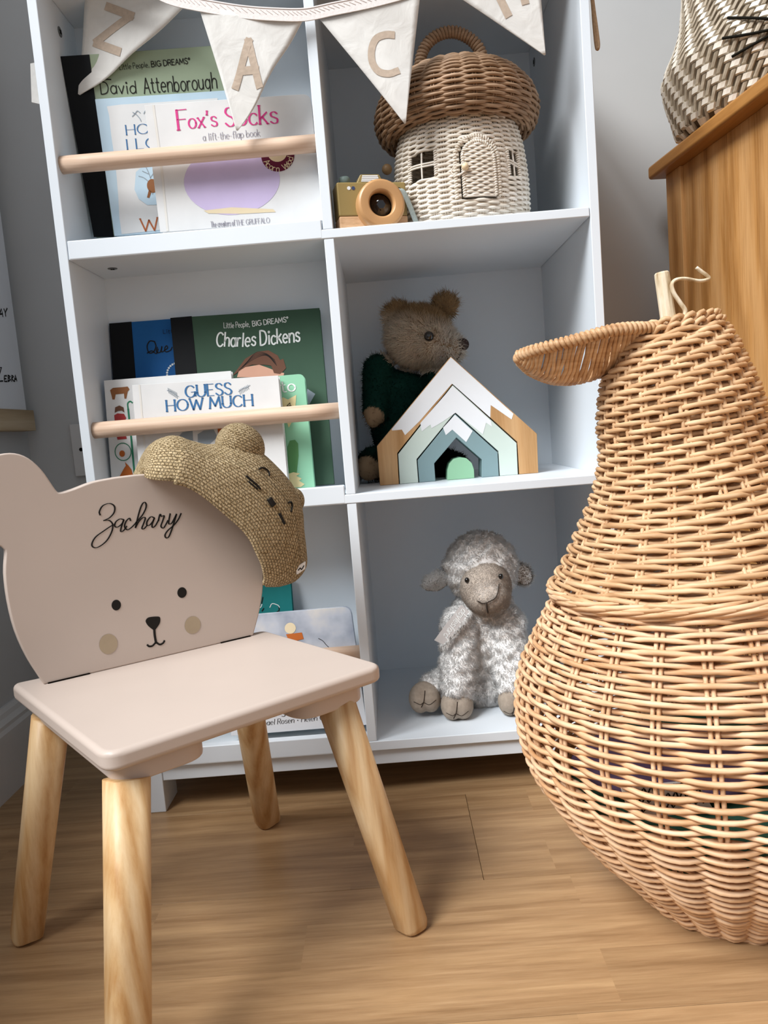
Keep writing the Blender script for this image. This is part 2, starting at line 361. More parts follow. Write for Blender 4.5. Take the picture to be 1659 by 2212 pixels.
# ================================================================== the room
FLOORW = None
def floor_material():
    k = NT('oak_laminate', 0.36, 0.4)
    co = k.coord((1, 1, 1), 'Object')
    oi = k.n('ShaderNodeObjectInfo'); add = k.n('ShaderNodeVectorMath', operation='ADD'); ml = k.n('ShaderNodeVectorMath', operation='SCALE')
    ml.inputs[0].default_value = (4.1, 0.0, 0.0); k.l(oi.outputs['Random'], ml.inputs['Scale']); k.l(co, add.inputs[0]); k.l(ml.outputs[0], add.inputs[1])
    br = k.n('ShaderNodeTexBrick', offset=0.37); br.inputs['Scale'].default_value = 1.0; br.inputs['Mortar Size'].default_value = 0.0
    br.inputs['Brick Width'].default_value = 0.47; br.inputs['Row Height'].default_value = 0.0687; br.inputs['Bias'].default_value = 0.0
    br.inputs['Color1'].default_value = (0, 0, 0, 1); br.inputs['Color2'].default_value = (1, 1, 1, 1); k.l(add.outputs[0], br.inputs['Vector'])
    # every strip of the print shifts the grain
    sh = k.n('ShaderNodeVectorMath', operation='MULTIPLY_ADD'); k.l(br.outputs['Color'], sh.inputs[0]); sh.inputs[1].default_value = (2.3, 1.7, 3.9); k.l(add.outputs[0], sh.inputs[2])
    def mp(s):
        m = k.n('ShaderNodeMapping'); m.inputs['Scale'].default_value = s; k.l(sh.outputs[0], m.inputs[0]); return m.outputs[0]
    n1 = k.n('ShaderNodeTexNoise', Scale=1.0, Detail=7.0, Roughness=0.7); k.l(mp((14, 260, 9)), n1.inputs['Vector'])
    n2 = k.n('ShaderNodeTexNoise', Scale=1.0, Detail=3.0, Distortion=1.0); k.l(mp((4, 60, 3)), n2.inputs['Vector'])
    wv = k.n('ShaderNodeTexWave', wave_type='BANDS', bands_direction='Y', Scale=1.0, Distortion=6.0, Detail=3.0); k.l(mp((1.3, 9, 2)), wv.inputs['Vector'])
    c1 = k.ramp(n1.outputs[0], [(0.28, '775a3b'), (0.5, 'a3815b'), (0.72, 'bf9f77')])
    c2 = k.ramp(n2.outputs[0], [(0.3, '866645'), (0.52, 'a88661'), (0.7, 'bd9c74')])
    c3 = k.ramp(wv.outputs[0], [(0.0, '866645'), (0.4, 'a88661'), (1.0, 'b6946b')])
    c = k.mix(0.5, c1, c2); c = k.mix(0.25, c, c3)
    v = k.ramp(br.outputs['Color'], [(0.0, (0.88, 0.87, 0.86, 1)), (1.0, (1.06, 1.05, 1.04, 1))])
    k.color(k.mix(1.0, c, v, 'MULTIPLY')); k.bump(n1.outputs[0], 0.12, 0.0006); return k.m
FLOORM = floor_material()
fl = struct(MB().box((-1.0, -2.4, -0.05), (2.0, 0.6, -0.009)).build('floor', plain('underlay', '3a2c1f', 0.9)))
LOC['floor'] = np.zeros(3); k = 0
for r in range(-12, 3):
    y0 = -0.0103 + 0.2062 * r; x = 0.487 - 1.38 + (0 if r == 0 else (0.41 * r) % 1.38) - 1.38
    if r == -1: x = 0.487 - 1.38 - 1.38 + 0.0
    if r == -1: x += 0.62
    while x < 2.0:
        a, b_ = max(x, -1.0), min(x + 1.38, 2.0)
        if b_ - a > 0.02:
            MB().box((a + .0002, y0 - 0.2062 + .0002, -0.009), (b_ - .0002, y0 - .0002, 0)).build('plank', FLOORM, fl, bevel=0.0004, seg=1)
        x += 1.38
XL, YB = -0.236, 0.35
struct(MB().box((XL - .06, YB, -.05), (2.0, YB + .06, 2.85)).build('wall_back', WALLM))
wl_ = MB().box((XL - .06, -.20, -.05), (XL, YB, 2.85))          # the window opening in this wall lies beyond the frame, over a sill
wl_.box((XL - .06, -2.4, -.05), (XL, -.20, .68)); wl_.box((XL - .06, -2.4, 2.7), (XL, -.20, 2.85)); wl_.box((XL - .06, -2.4, .68), (XL, -2.15, 2.7))
struct(wl_.build('wall_left', WALLM))
def skirting(name, axis):
    prof = [(0, 0), (.0205, 0), (.0205, .098), (.017, .104), (.017, .110), (.011, .117), (.009, .124), (.004, .130), (0, .130)]
    if axis == 'left': pts = [(XL + d, YB, z) for d, z in prof]; ext = (0, -(YB + 2.3), 0); pts = pts[::-1]
    else: pts = [(XL + .0205, YB - d, z) for d, z in prof]; ext = (2.0 - XL, 0, 0); pts = pts[::-1]
    return struct(MB().prism(pts, ext).build(name, SKIRT))
skirting('baseboard_left', 'left'); skirting('baseboard_back', 'back')
# ================================================================== the bookshelf
T, XDL, XDR, XR, WID = .01303, .35427, .36755, .70761, .72
Z1T, Z1B, Z2T, Z2B, Z3T, Z3B, ZP = .79217, .7797, .43859, .42553, .08342, .06935, .0465
ZL1, ZL2, ZL3, ZC, DL, DR = .80499, .45162, .0956, 1.13367, .1278, .32079
sh = thing('bookshelf', (.36, .16, 0), 'white wooden bookshelf with six open cubbies and beech dowel rails', 'bookshelf')
MB().box((0, 0, .069), (T, .333, 1.15)).build('side_panel', WHITE, sh, bevel=.0012)
MB().box((XR, 0, .069), (WID, .333, 1.15)).build('side_panel', WHITE, sh, bevel=.0012)
for a, b_ in ((Z1T, ZC), (Z2T, Z1B), (Z3T, Z2B)):
    MB().box((XDL, .0008, a), (XDR, DR, b_)).build('divider', WHITE, sh, bevel=.001)
for zt, zb in ((Z1T, Z1B), (Z2T, Z2B)):
    MB().box((T + .0005, 0, zb), (XR - .0005, DR, zt)).build('shelf_board', WHITE, sh, bevel=.0016)
MB().box((T, 0, Z3B), (XR, DR, Z3T)).build('shelf_board', WHITE, sh, bevel=.0012)
MB().box((T, 0, ZC), (XR, DR, 1.147)).build('top_board', WHITE, sh, bevel=.0012)
for zt, zl in ((Z1T, ZL1), (Z2T, ZL2), (Z3T, ZL3)):
    MB().box((T + .0008, -.0003, {Z1T: Z1B, Z2T: Z2B, Z3T: Z3B}[zt] + .0007), (XDL - .0015, .0135, zl)).build('shelf_lip', WHITE, sh, bevel=.0016)
for a, b_ in ((Z1T, ZC), (Z2T, Z1B), (Z3T, Z2B)):
    MB().box((XDR - .004, DR - .0004, a - .005), (XR + .004, DR + .006, b_ + .005)).build('back_panel', WHITE, sh)
    MB().box((T - .004, DL, a - .004), (XDL + .004, DL + .006, b_ + .004)).build('book_backboard', WHITE, sh)
for zz in (aty(400, 334, .017)[2], aty(460, 909, .017)[2], None):
    if zz is None: zz = aty(770, 1411, .017)[2]
    MB().tube([(x, .017, zz) for x in np.linspace(T + .0003, XDL - .0003, 9)], .0113, 20).build('dowel_rail', BEECH, sh, smooth=True)
MB().box((.055, .006, ZP), (.665, .02, Z3B)).build('plinth', WHITE, sh, bevel=.001)
for x0 in (0, .665):
    for y0 in (.004, .27):
        MB().prism([(x0, y0, 0), (x0 + .055, y0, 0), (x0 + .055, y0, .069), (x0, y0, .069)], (0, .06, 0)).build('foot', WHITE, sh, bevel=.0012)
def capdisc(c, n, r=.0068):
    n = nrm(n); u = nrm(np.cross(n, (0.3, 0.5, 0.8))); v = np.cross(n, u); c = np.asarray(c)
    m = MB().lathe([(r, 0), (r, .0006), (r * .8, .0011)], c, 18, u, v, n); o = m.build('screw_cap', METAL, sh)
    m = MB(); m.obox(c + n * .0012, u, v, n, r * .5, r * .12, .0002); m.obox(c + n * .0012, v, u, n, r * .5, r * .12, .0002); m.build('cross_slot', DARK, o)
capdisc(atx(129, 69, T), (1, 0, 0)); capdisc(atx(1154, 134, XR), (-1, 0, 0)); capdisc(atz(243, 580, Z1B), (0, 0, -1))
# ================================================================== books
def rpoly(q, rs, k=5):
    q = np.asarray(q, float); o = []; n = len(q)
    for i in range(n):
        r = rs[i] if hasattr(rs, '__len__') else rs
        if r <= 0: o.append(q[i]); continue
        a, b_ = nrm(q[i - 1] - q[i]), nrm(q[(i + 1) % n] - q[i]); r = min(r, .45 * np.linalg.norm(q[i - 1] - q[i]), .45 * np.linalg.norm(q[(i + 1) % n] - q[i]))
        p, s_ = q[i] + a * r, q[i] + b_ * r
        for t in np.linspace(0, 1, k): o.append((1 - t) ** 2 * p + 2 * t * (1 - t) * q[i] + t * t * s_)
    return np.array(o)
def ccw(q):
    q = np.asarray(q); a = np.sum(q[:, 0] * np.roll(q[:, 1], -1) - np.roll(q[:, 0], -1) * q[:, 1]); return q if a > 0 else q[::-1]
def lean(x, y, z, deg): t = math.radians(deg); return Plane((x, y, z), (1, 0, 0), (0, math.sin(t), math.cos(t)))
def book(name, label, pl, quad, th, cover, rs=0.0008, pages='book_page', board=False, group='picture books facing out'):
    """quad: corner pixels TL TR BR BL on the cover's plane; the foot is cut where the shelf is"""
    q = np.array([pl.px(*p) for p in quad]); q[:, 1] = np.maximum(q[:, 1], 0.0012)
    q = ccw(q); out = rpoly(q, rs); c = pl.w(q.mean(0))[0]; base = pl.w([[q[:, 0].mean(), q[:, 1].min()]])[0]
    t = thing(name, base, label, 'book', group)
    ft = .0022
    MB().prism(pl.w(out, 0), -pl.N * ft).build('front_cover', cover, t, bevel=.0004, seg=1)
    m = q.mean(0); inn = m + (out - m) * np.array([1 - .0035 / max(np.ptp(q[:, 0]), .01), 1 - .004 / max(np.ptp(q[:, 1]), .01)])
    MB().prism(pl.w(inn, -ft), -pl.N * (th - 2 * ft)).build('page_block', B[pages], t)
    MB().prism(pl.w(out, -th + ft), -pl.N * ft).build('back_cover', cover, t, bevel=.0004, seg=1)
    return t
def printed(t, name, m, fn, label=None):
    mb = MB(); fn(mb); return mb.build(name, m, t, label=label)
# --- upper cubby
PA = lean(.1, .098, Z1T, -8)
t = book('picture_book', 'tall sage green book with black cloth spine and curly black title, behind the bunting', PA, [(131, 122), (482, 97), (528, 488), (203, 512)], .012, B['book_sage'])
printed(t, 'cloth_spine', B['book_black'], lambda m: m.prism(PA.w(ccw([PA.px(*p) for p in [(131, 122), (193, 118), (246, 512), (203, 512)]]), .0006), -PA.N * .0012))
printed(t, 'series_title', INK, lambda m: (PA.text(m, 'Little People,', (259, 151), (323, 145), 12, .9, jit=.5), PA.text(m, 'BIG DREAMS®', (328, 145), (412, 137), 12, 1.5)))
printed(t, 'title', INK, lambda m: (PA.text(m, 'David', (219, 204), (296, 200), 27, .85, jit=.5), PA.text(m, 'Attenborough', (312, 202), (470, 191), 34, .7, jit=.3), PA.strokepx(m, [(216, 178), (222, 172), (240, 172)], 2.2)))
PH = lean(.1, .069, Z1T, -3)
t = book('picture_book', 'pale blue bordered book with blue serif title, left part peeking out beside the rail', PH, [(205, 214), (505, 194), (528, 488), (247, 510)], .012, B['book_pale_blue'])
printed(t, 'cover_panel', B['book_white'], lambda m: PH.poly(m, [(231, 230), (262, 226), (300, 224), (470, 212), (500, 480), (263, 506), (258, 470), (256, 430), (252, 380), (246, 330), (240, 290), (236, 250)]))
def q(m):
    PH.text(m, 'HOW MUCH', (274, 292), (470, 277), 21, 1.3, .3, .8, d=.0009); PH.text(m, 'I LOVE YOU', (273, 324), (475, 309), 22, 1.3, .3, .8, d=.0009)
printed(t, 'title', B['ink_blue'], q)
printed(t, 'subtitle', B['ink_rust'], lambda m: PH.text(m, 'WINTER', (306, 500), (450, 489), 27, 1.3, .35, .8, d=.0009))
def q(m):
    PH.strokepx(m, [(286, 252), (292, 246), (297, 240), (303, 244)], 1.6, .0009); PH.strokepx(m, [(287, 243), (295, 248), (302, 256), (305, 262)], 1.6, .0009); PH.strokepx(m, [(311, 246), (314, 240), (318, 238)], 1.6, .0009)
printed(t, 'holly_sprig', B['slate'], q)
printed(t, 'snow_scene', B['book_pale_blue'], lambda m: PH.poly(m, [(294, 372), (306, 362), (330, 358), (360, 360), (362, 442), (318, 443), (300, 430), (291, 410)], .0008))
def q(m):
    for p in ([(330, 420), (328, 395), (322, 375), (316, 362)], [(327, 398), (312, 385), (300, 381)], [(325, 385), (333, 372), (334, 363)], [(321, 376), (308, 370)], [(329, 402), (338, 390), (342, 376)]): PH.strokepx(m, p, 1.7, .001)
printed(t, 'bare_tree', B['slate'], q)
printed(t, 'brown_animal', B['soft_brown'], lambda m: (PH.ellipse(m, (330, 402), 12, 15, .0011), PH.poly(m, [(322, 410), (318, 427), (323, 428), (328, 414)], .0011)))
PF = lean(.1, .040, Z1T, -2)
t = book('picture_book', 'cream board book with pink serif title and lilac oval, behind the upper rail', PF, [(312, 227), (671, 202), (697, 476), (346, 502)], .016, B['book_white'], rs=[.0008, .0008, .012, .0008][::1])
printed(t, 'spine_groove', B['book_page'], lambda m: PF.strokepx(m, [(331, 228), (347, 350), (362, 498)], 5, .0003))
def q(m):
    PF.text(m, 'F', (386, 281), (408, 279), 43, 1.3, .3, 1.0); PF.text(m, "ox's", (409, 278), (470, 272), 34, 1.2, .3, .8)
    PF.text(m, 'Socks', (488, 273), (601, 266), 40, 1.2, .3, .9)
printed(t, 'title', B['ink_pink'], q)
printed(t, 'subtitle', B['ink_grey'], lambda m: PF.text(m, 'a lift-the-flap book', (439, 304), (562, 294), 15, 1.0, .5))
printed(t, 'lilac_oval', B['lilac'], lambda m: PF.ellipse(m, (501, 390), 104, 74, .0003, 40))
printed(t, 'ground_tint', B['sand'], lambda m: PF.poly(m, [(440, 455), (500, 448), (590, 452), (596, 458), (520, 462), (450, 461)], .0004))
printed(t, 'round_badge', B['maroon'], lambda m: PF.ellipse(m, (600, 336), 36, 35, .0005, 30))
printed(t, 'badge_centre', B['sand'], lambda m: PF.ellipse(m, (599, 330), 21, 20, .0007, 24))
def q(m):
    pts = 'Acorn Wood'; c = PF.px(600, 336); r = np.linalg.norm(PF.px(627, 336) - c)
    for i, ch in enumerate(pts):
        a = math.radians(205 + i * 15.2)
        if ch not in G: continue
        e = c + r * np.array([math.cos(a), math.sin(a)]); Uv = np.array([-math.sin(a), math.cos(a)]); Vv = -np.array([math.cos(a), math.sin(a)])
        s_ = .0008
        for S, sm in G[ch][1]:
            P = e + np.outer((S[:, 0] - 3) * s_ * .9, Uv) + np.outer((S[:, 1] - 5) * s_, Vv)
            for sg in ([P] if sm else [P[j:j + 2] for j in range(len(P) - 1)]): PF.stroke(m, dense(sg) if len(sg) == 2 else sg, .0009, .0009)
printed(t, 'badge_lettering', B['sand'], q)
printed(t, 'authors_line', B['ink_grey'], lambda m: (PF.text(m, 'The creators of', (456, 491), (508, 487), 12, 1.2, .5), PF.text(m, 'THE GRUFFALO', (510, 487), (583, 481), 11, 1.2, .5)))
# --- middle cubby
PQ = lean(.1, .083, Z2T, 8)
t = book('picture_book', 'bright blue book with black cloth spine, partly behind the dark green book', PQ, [(236, 699), (470, 681), (500, 1045), (262, 1062)], .010, B['book_blue'])
printed(t, 'cloth_spine', B['book_black'], lambda m: m.prism(PQ.w(ccw([PQ.px(*p) for p in [(236, 699), (284, 695), (312, 1060), (262, 1062)]]), .0006), -PQ.N * .0012))
printed(t, 'title', INK, lambda m: (PQ.text(m, 'Little', (353, 721), (384, 719), 9, .9, jit=.4), PQ.strokepx(m, [(334, 738), (324, 737), (318, 748), (322, 762), (332, 760), (337, 748), (334, 738)], 2.4), PQ.strokepx(m, [(318, 763), (328, 758), (338, 764), (342, 754)], 2.2), PQ.strokepx(m, [(340, 750), (338, 760), (346, 761), (350, 748), (349, 760), (355, 758)], 2.2), PQ.strokepx(m, [(355, 757), (362, 752), (360, 747), (356, 752), (358, 760), (368, 757), (372, 750)], 2.2)))
def q(m):
    for a in range(95, 190, 13): PQ.ellipse(m, (385 + 24 * math.cos(math.radians(a)), 808 - 24 * math.sin(math.radians(a))), 2.4, 2.4, .0004, 8)
printed(t, 'pearl_dots', B['ink_white'], q)
PD = lean(.1, .066, Z2T, 8)
t = book('picture_book', 'dark green book with black cloth spine and white handwritten title, middle left cubby', PD, [(368, 687), (690, 665), (722, 1045), (404, 1068)], .012, B['book_dark_green'])
printed(t, 'cloth_spine', B['book_black'], lambda m: m.prism(PD.w(ccw([PD.px(*p) for p in [(368, 687), (414, 683), (450, 1065), (404, 1068)]]), .0006), -PD.N * .0012))
printed(t, 'series_title', B['ink_white'], lambda m: (PD.text(m, 'Little People,', (484, 709), (540, 706), 12, .9, jit=.5), PD.text(m, 'BIG DREAMS®', (546, 705), (624, 695), 11, 1.5)))
printed(t, 'title', B['ink_white'], lambda m: (PD.text(m, 'Charles', (468, 748), (552, 747), 30, 1.15, jit=.5, slant=.1), PD.text(m, 'Dickens', (563, 747), (648, 738), 31, 1.15, jit=.5, slant=.1)))
printed(t, 'portrait_face', B['skin_tone'], lambda m: PD.poly(m, [(512, 815), (516, 802), (530, 793), (560, 788), (580, 795), (600, 803), (614, 806), (612, 815)], .0004))
printed(t, 'portrait_hair', B['brown_hair'], lambda m: PD.poly(m, [(502, 812), (515, 795), (530, 775), (555, 760), (580, 757), (600, 768), (605, 778), (612, 775), (618, 795), (612, 802), (605, 808), (592, 806), (586, 790), (572, 788), (545, 788), (525, 795), (513, 805)], .0006))
printed(t, 'hair_strands', INK, lambda m: [PD.strokepx(m, [(516 + 4 * i, 800 - 4 * i), (545 + 2 * i, 778 - 4 * i), (575, 768 - i), (598 - i, 790 - 3 * i)], .9, .0007) for i in range(5)])
printed(t, 'coat_collar', B['slate'], lambda m: PD.poly(m, [(664, 840), (681, 851), (668, 874), (660, 868)], .0004))
PS = lean(.1, .046, Z2T, 3)
t = book('picture_book', 'cream book with small coloured pictures down its left edge, behind the white book', PS, [(224, 822), (499, 801), (520, 1045), (243, 1066)], .013, B['book_white'])
def q(m):
    PS.poly(m, [(238, 843), (244, 838), (268, 836), (276, 835), (280, 841), (276, 846), (273, 861), (269, 861), (268, 850), (250, 852), (248, 863), (243, 863), (241, 854)], .0004)
printed(t, 'cow_picture', B['soft_brown'], q)
printed(t, 'child_picture', B['red_print'], lambda m: PS.poly(m, [(247, 897), (254, 893), (268, 894), (273, 903), (270, 908), (248, 909)], .0004))
printed(t, 'child_shoes', B['red_print'], lambda m: PS.poly(m, [(252, 941), (272, 939), (274, 948), (254, 950)], .0004))
printed(t, 'child_hair', B['brown_hair'], lambda m: PS.poly(m, [(248, 892), (249, 880), (258, 876), (267, 880), (269, 891), (263, 887), (255, 888)], .0005))
printed(t, 'fishbowl_picture', B['ink_green'], lambda m: [PS.stroke(m, PS.px(266, 976) + np.stack([.0115 * np.cos(a), .0125 * np.sin(a)], 1), .0012, .0005) for a in [np.linspace(0, 2 * PI, 24)]])
printed(t, 'goldfish_picture', B['rust'], lambda m: (PS.ellipse(m, (264, 980), 6, 7, .0005), PS.poly(m, [(258, 1030), (268, 1012), (272, 1006), (270, 998), (278, 1006), (284, 1014), (288, 1028)], .0005)))
printed(t, 'green_border', B['ink_green'], lambda m: (PS.strokepx(m, [(277, 884), (276, 872), (281, 867), (286, 870)], 3, .0004), PS.strokepx(m, [(277, 884), (284, 950), (291, 1028)], 4, .0004, False)))
PG = lean(.1, .046, Z2T, 3)
t = book('picture_book', 'mint green board book with rounded corner and white lettering, beside the white book', PG, [(545, 817), (657, 807), (680, 1052), (563, 1062)], .014, B['book_mint'], rs=[.001, .001, .009, .001])
printed(t, 'title', B['ink_white'], lambda m: PG.text(m, 'to', (608, 848), (639, 844), 25, 1.5, .5, .5))
printed(t, 'yellow_star', B['pale_yellow'], lambda m: PG.poly(m, [(602, 870), (611, 858), (622, 863), (640, 853), (638, 880), (634, 905), (624, 924), (619, 910), (606, 912)], .0004))
printed(t, 'star_lettering', INK, lambda m: PG.text(m, '4', (620, 880), (630, 879), 10, 1.2, d=.0007))
printed(t, 'cactus_shape', B['leaf_green'], lambda m: PG.poly(m, [(623, 1022), (621, 965), (626, 952), (637, 950), (644, 958), (645, 985), (641, 1022)], .0004))
printed(t, 'spiky_shape', B['pale_yellow'], lambda m: PG.poly(m, [(622, 1054), (621, 1024), (634, 1020), (648, 1023), (640, 1028), (652, 1034), (646, 1038), (658, 1046), (650, 1052)], .0005))
PW = lean(.1, .024, Z2T, 3)
t = book('picture_book', 'white board book with blue serif title, in front behind the middle rail', PW, [(285, 832), (601, 811), (624, 1064), (306, 1088)], .017, B['book_white'])
printed(t, 'spine_groove', B['book_page'], lambda m: PW.strokepx(m, [(301, 832), (312, 960), (322, 1085)], 4, .0003))
printed(t, 'title', B['ink_blue'], lambda m: (PW.text(m, 'GUESS', (402, 859), (501, 851), 25, 1.7, .28, 1.0), PW.text(m, 'HOW MUCH', (361, 889), (547, 876), 24, 1.7, .28, 1.0)))
for x0, y0, s_ in ((361, 843, 1), (515, 846, -1)):
    def q(m):
        PW.strokepx(m, [(x0, y0), (x0 + 10, y0 + 5 * s_ - 2), (x0 + 18, y0 + 9 * s_), (x0 + 25, y0 + 14 * s_)], 1.2)
        for i in range(7): PW.strokepx(m, [(x0 + 2 + 3 * i, y0 + i * 1.6 * s_ - 5), (x0 + 4 + 3 * i, y0 + i * 1.9 * s_ + 6)], 1.1)
    printed(t, 'fern_sprig', B['slate'], q)
printed(t, 'grey_boulder', B['slate'], lambda m: PW.poly(m, [(384, 958), (384, 945), (394, 934), (416, 930), (418, 962), (400, 970)], .0003))
printed(t, 'grey_boulder', B['slate'], lambda m: (PW.poly(m, [(428, 966), (427, 938), (440, 930), (462, 928), (470, 944), (450, 962)], .0003),))
printed(t, 'brown_shape', B['rust'], lambda m: PW.poly(m, [(471, 940), (470, 922), (520, 918), (515, 926)], .0004))
# --- lower cubby
PT = lean(.1, .075, Z3T, 9)
t = book('picture_book', 'teal book with pale curly marks, below the knitted hat, lower left cubby', PT, [(480, 1258), (627, 1246), (652, 1580), (505, 1592)], .012, B['book_teal'], pages='book_dark_green')
printed(t, 'curly_marks', B['ink_white'], lambda m: (PT.strokepx(m, [(556, 1313), (563, 1312), (566, 1305)], 1.6), PT.strokepx(m, [(583, 1312), (588, 1304), (600, 1307), (604, 1312)], 1.6)))
printed(t, 'dark_marks', INK, lambda m: (PT.strokepx(m, [(568, 1290), (565, 1304)], 2), PT.strokepx(m, [(602, 1311), (603, 1318), (598, 1322)], 2), PT.strokepx(m, [(570, 1314), (566, 1320)], 2.4)))
k_ = NT('cloudy_cover', .4, .35); nz = k_.n('ShaderNodeTexNoise', Scale=14.0, Detail=4.0); k_.l(k_.coord(), nz.inputs['Vector'])
gr = k_.n('ShaderNodeSeparateXYZ'); k_.l(k_.coord(), gr.inputs[0])
k_.color(k_.mix(k_.ramp(gr.outputs[2], [(.10, (0, 0, 0, 1)), (.13, (1, 1, 1, 1))]), 'd8d8da', k_.ramp(nz.outputs[0], [(.36, '8e95a3'), (.5, 'b3b8c2'), (.64, 'd2cdc6')])))
PR = lean(.1, .030, Z3T, 9)
t = book('picture_book', 'thick board book with cloudy grey sky cover, behind the chair', PR, [(470, 1335), (757, 1310), (792, 1566), (499, 1590)], .018, k_.m, rs=[.001, .001, .012, .001])
printed(t, 'title', INK, lambda m: PR.text(m, 'Going on a Bear', (560, 1546), (722, 1533), 18, .95, .35, .3, .2))
printed(t, 'authors_line', INK, lambda m: PR.text(m, 'Michael Rosen · Helen Ox', (547, 1569), (707, 1554), 11.5, 1.0, .4, .3, .2))
printed(t, 'small_figure', B['sand'], lambda m: PR.ellipse(m, (627, 1357), 12, 12, .0004))
printed(t, 'small_figure_clothes', B['rust'], lambda m: PR.poly(m, [(618, 1370), (636, 1368), (652, 1366), (656, 1380), (640, 1384), (622, 1380)], .0005))
printed(t, 'twig', INK, lambda m: PR.strokepx(m, [(688, 1379), (697, 1384), (704, 1392), (710, 1398)], 1.2, .0004))
# ================================================================== surfaces found by casting from a point
from mathutils.bvhtree import BVHTree
def bvh(o):
    dg = bpy.context.evaluated_depsgraph_get(); me = o.evaluated_get(dg).to_mesh(); M = o.matrix_world
    off = LOC[o.parent.name] if o.parent and o.parent.name in LOC else np.zeros(3)
    V = [Vector(v.co) + Vector(off) for v in me.vertices]; F = [tuple(p.vertices) for p in me.polygons]
    return BVHTree.FromPolygons(V, F)
def hit(tree, u, v, lift=0.0):
    d = nrm(ray(u, v)); p, n, i, t = tree.ray_cast(Vector(CAM_C), Vector(d))
    if p is None: return None
    n = np.array(n); n = n if n @ d < 0 else -n
    return np.array(p) + n * lift
def stitch(tree, pts, r, lift=0.0005, n=6, k=5, mb=None):
    mb = mb or MB(); P = [hit(tree, *p, lift) for p in spline(pts, k)]; P = np.array([p for p in P if p is not None])
    if len(P) > 1: mb.tube(P, r, n)
    return mb
def bake(o):
    dg = bpy.context.evaluated_depsgraph_get(); me = bpy.data.meshes.new_from_object(o.evaluated_get(dg), depsgraph=dg)
    o.modifiers.clear(); o.data = me; me.name = o.name; return o
def blob(name, fill, m, parent, voxel=.003, it=6, smooth=True):
    mb = MB(); fill(mb); o = mb.build(name, m, parent, smooth=True)
    r = o.modifiers.new('r', 'REMESH'); r.mode = 'VOXEL'; r.voxel_size = voxel
    s = o.modifiers.new('s', 'SMOOTH'); s.iterations = it; s.factor = .5
    bake(o); o.data.polygons.foreach_set('use_smooth', [True] * len(o.data.polygons)); 
    if m and not o.data.materials: o.data.materials.append(m)
    return o
def puff(o, amp, off=0.0):
    """pushes a plush skin in and out into soft tufts"""
    me = o.data; n = len(me.vertices); V = np.empty(n * 3); N = np.empty(n * 3); me.vertices.foreach_get('co', V); me.vertices.foreach_get('normal', N)
    V = V.reshape(-1, 3); N = N.reshape(-1, 3); r = np.random.default_rng(4); h = np.zeros(n)
    for i in range(14):
        q = r.normal(size=3); q /= np.linalg.norm(q); w = V @ q * r.uniform(180, 520) + 1.5 * np.sin(V @ q[::-1] * r.uniform(90, 220)); h += np.sin(w + r.uniform(0, 6))
    V += N * (off + amp * h / 3.7)[:, None]; me.vertices.foreach_set('co', V.ravel()); me.update()
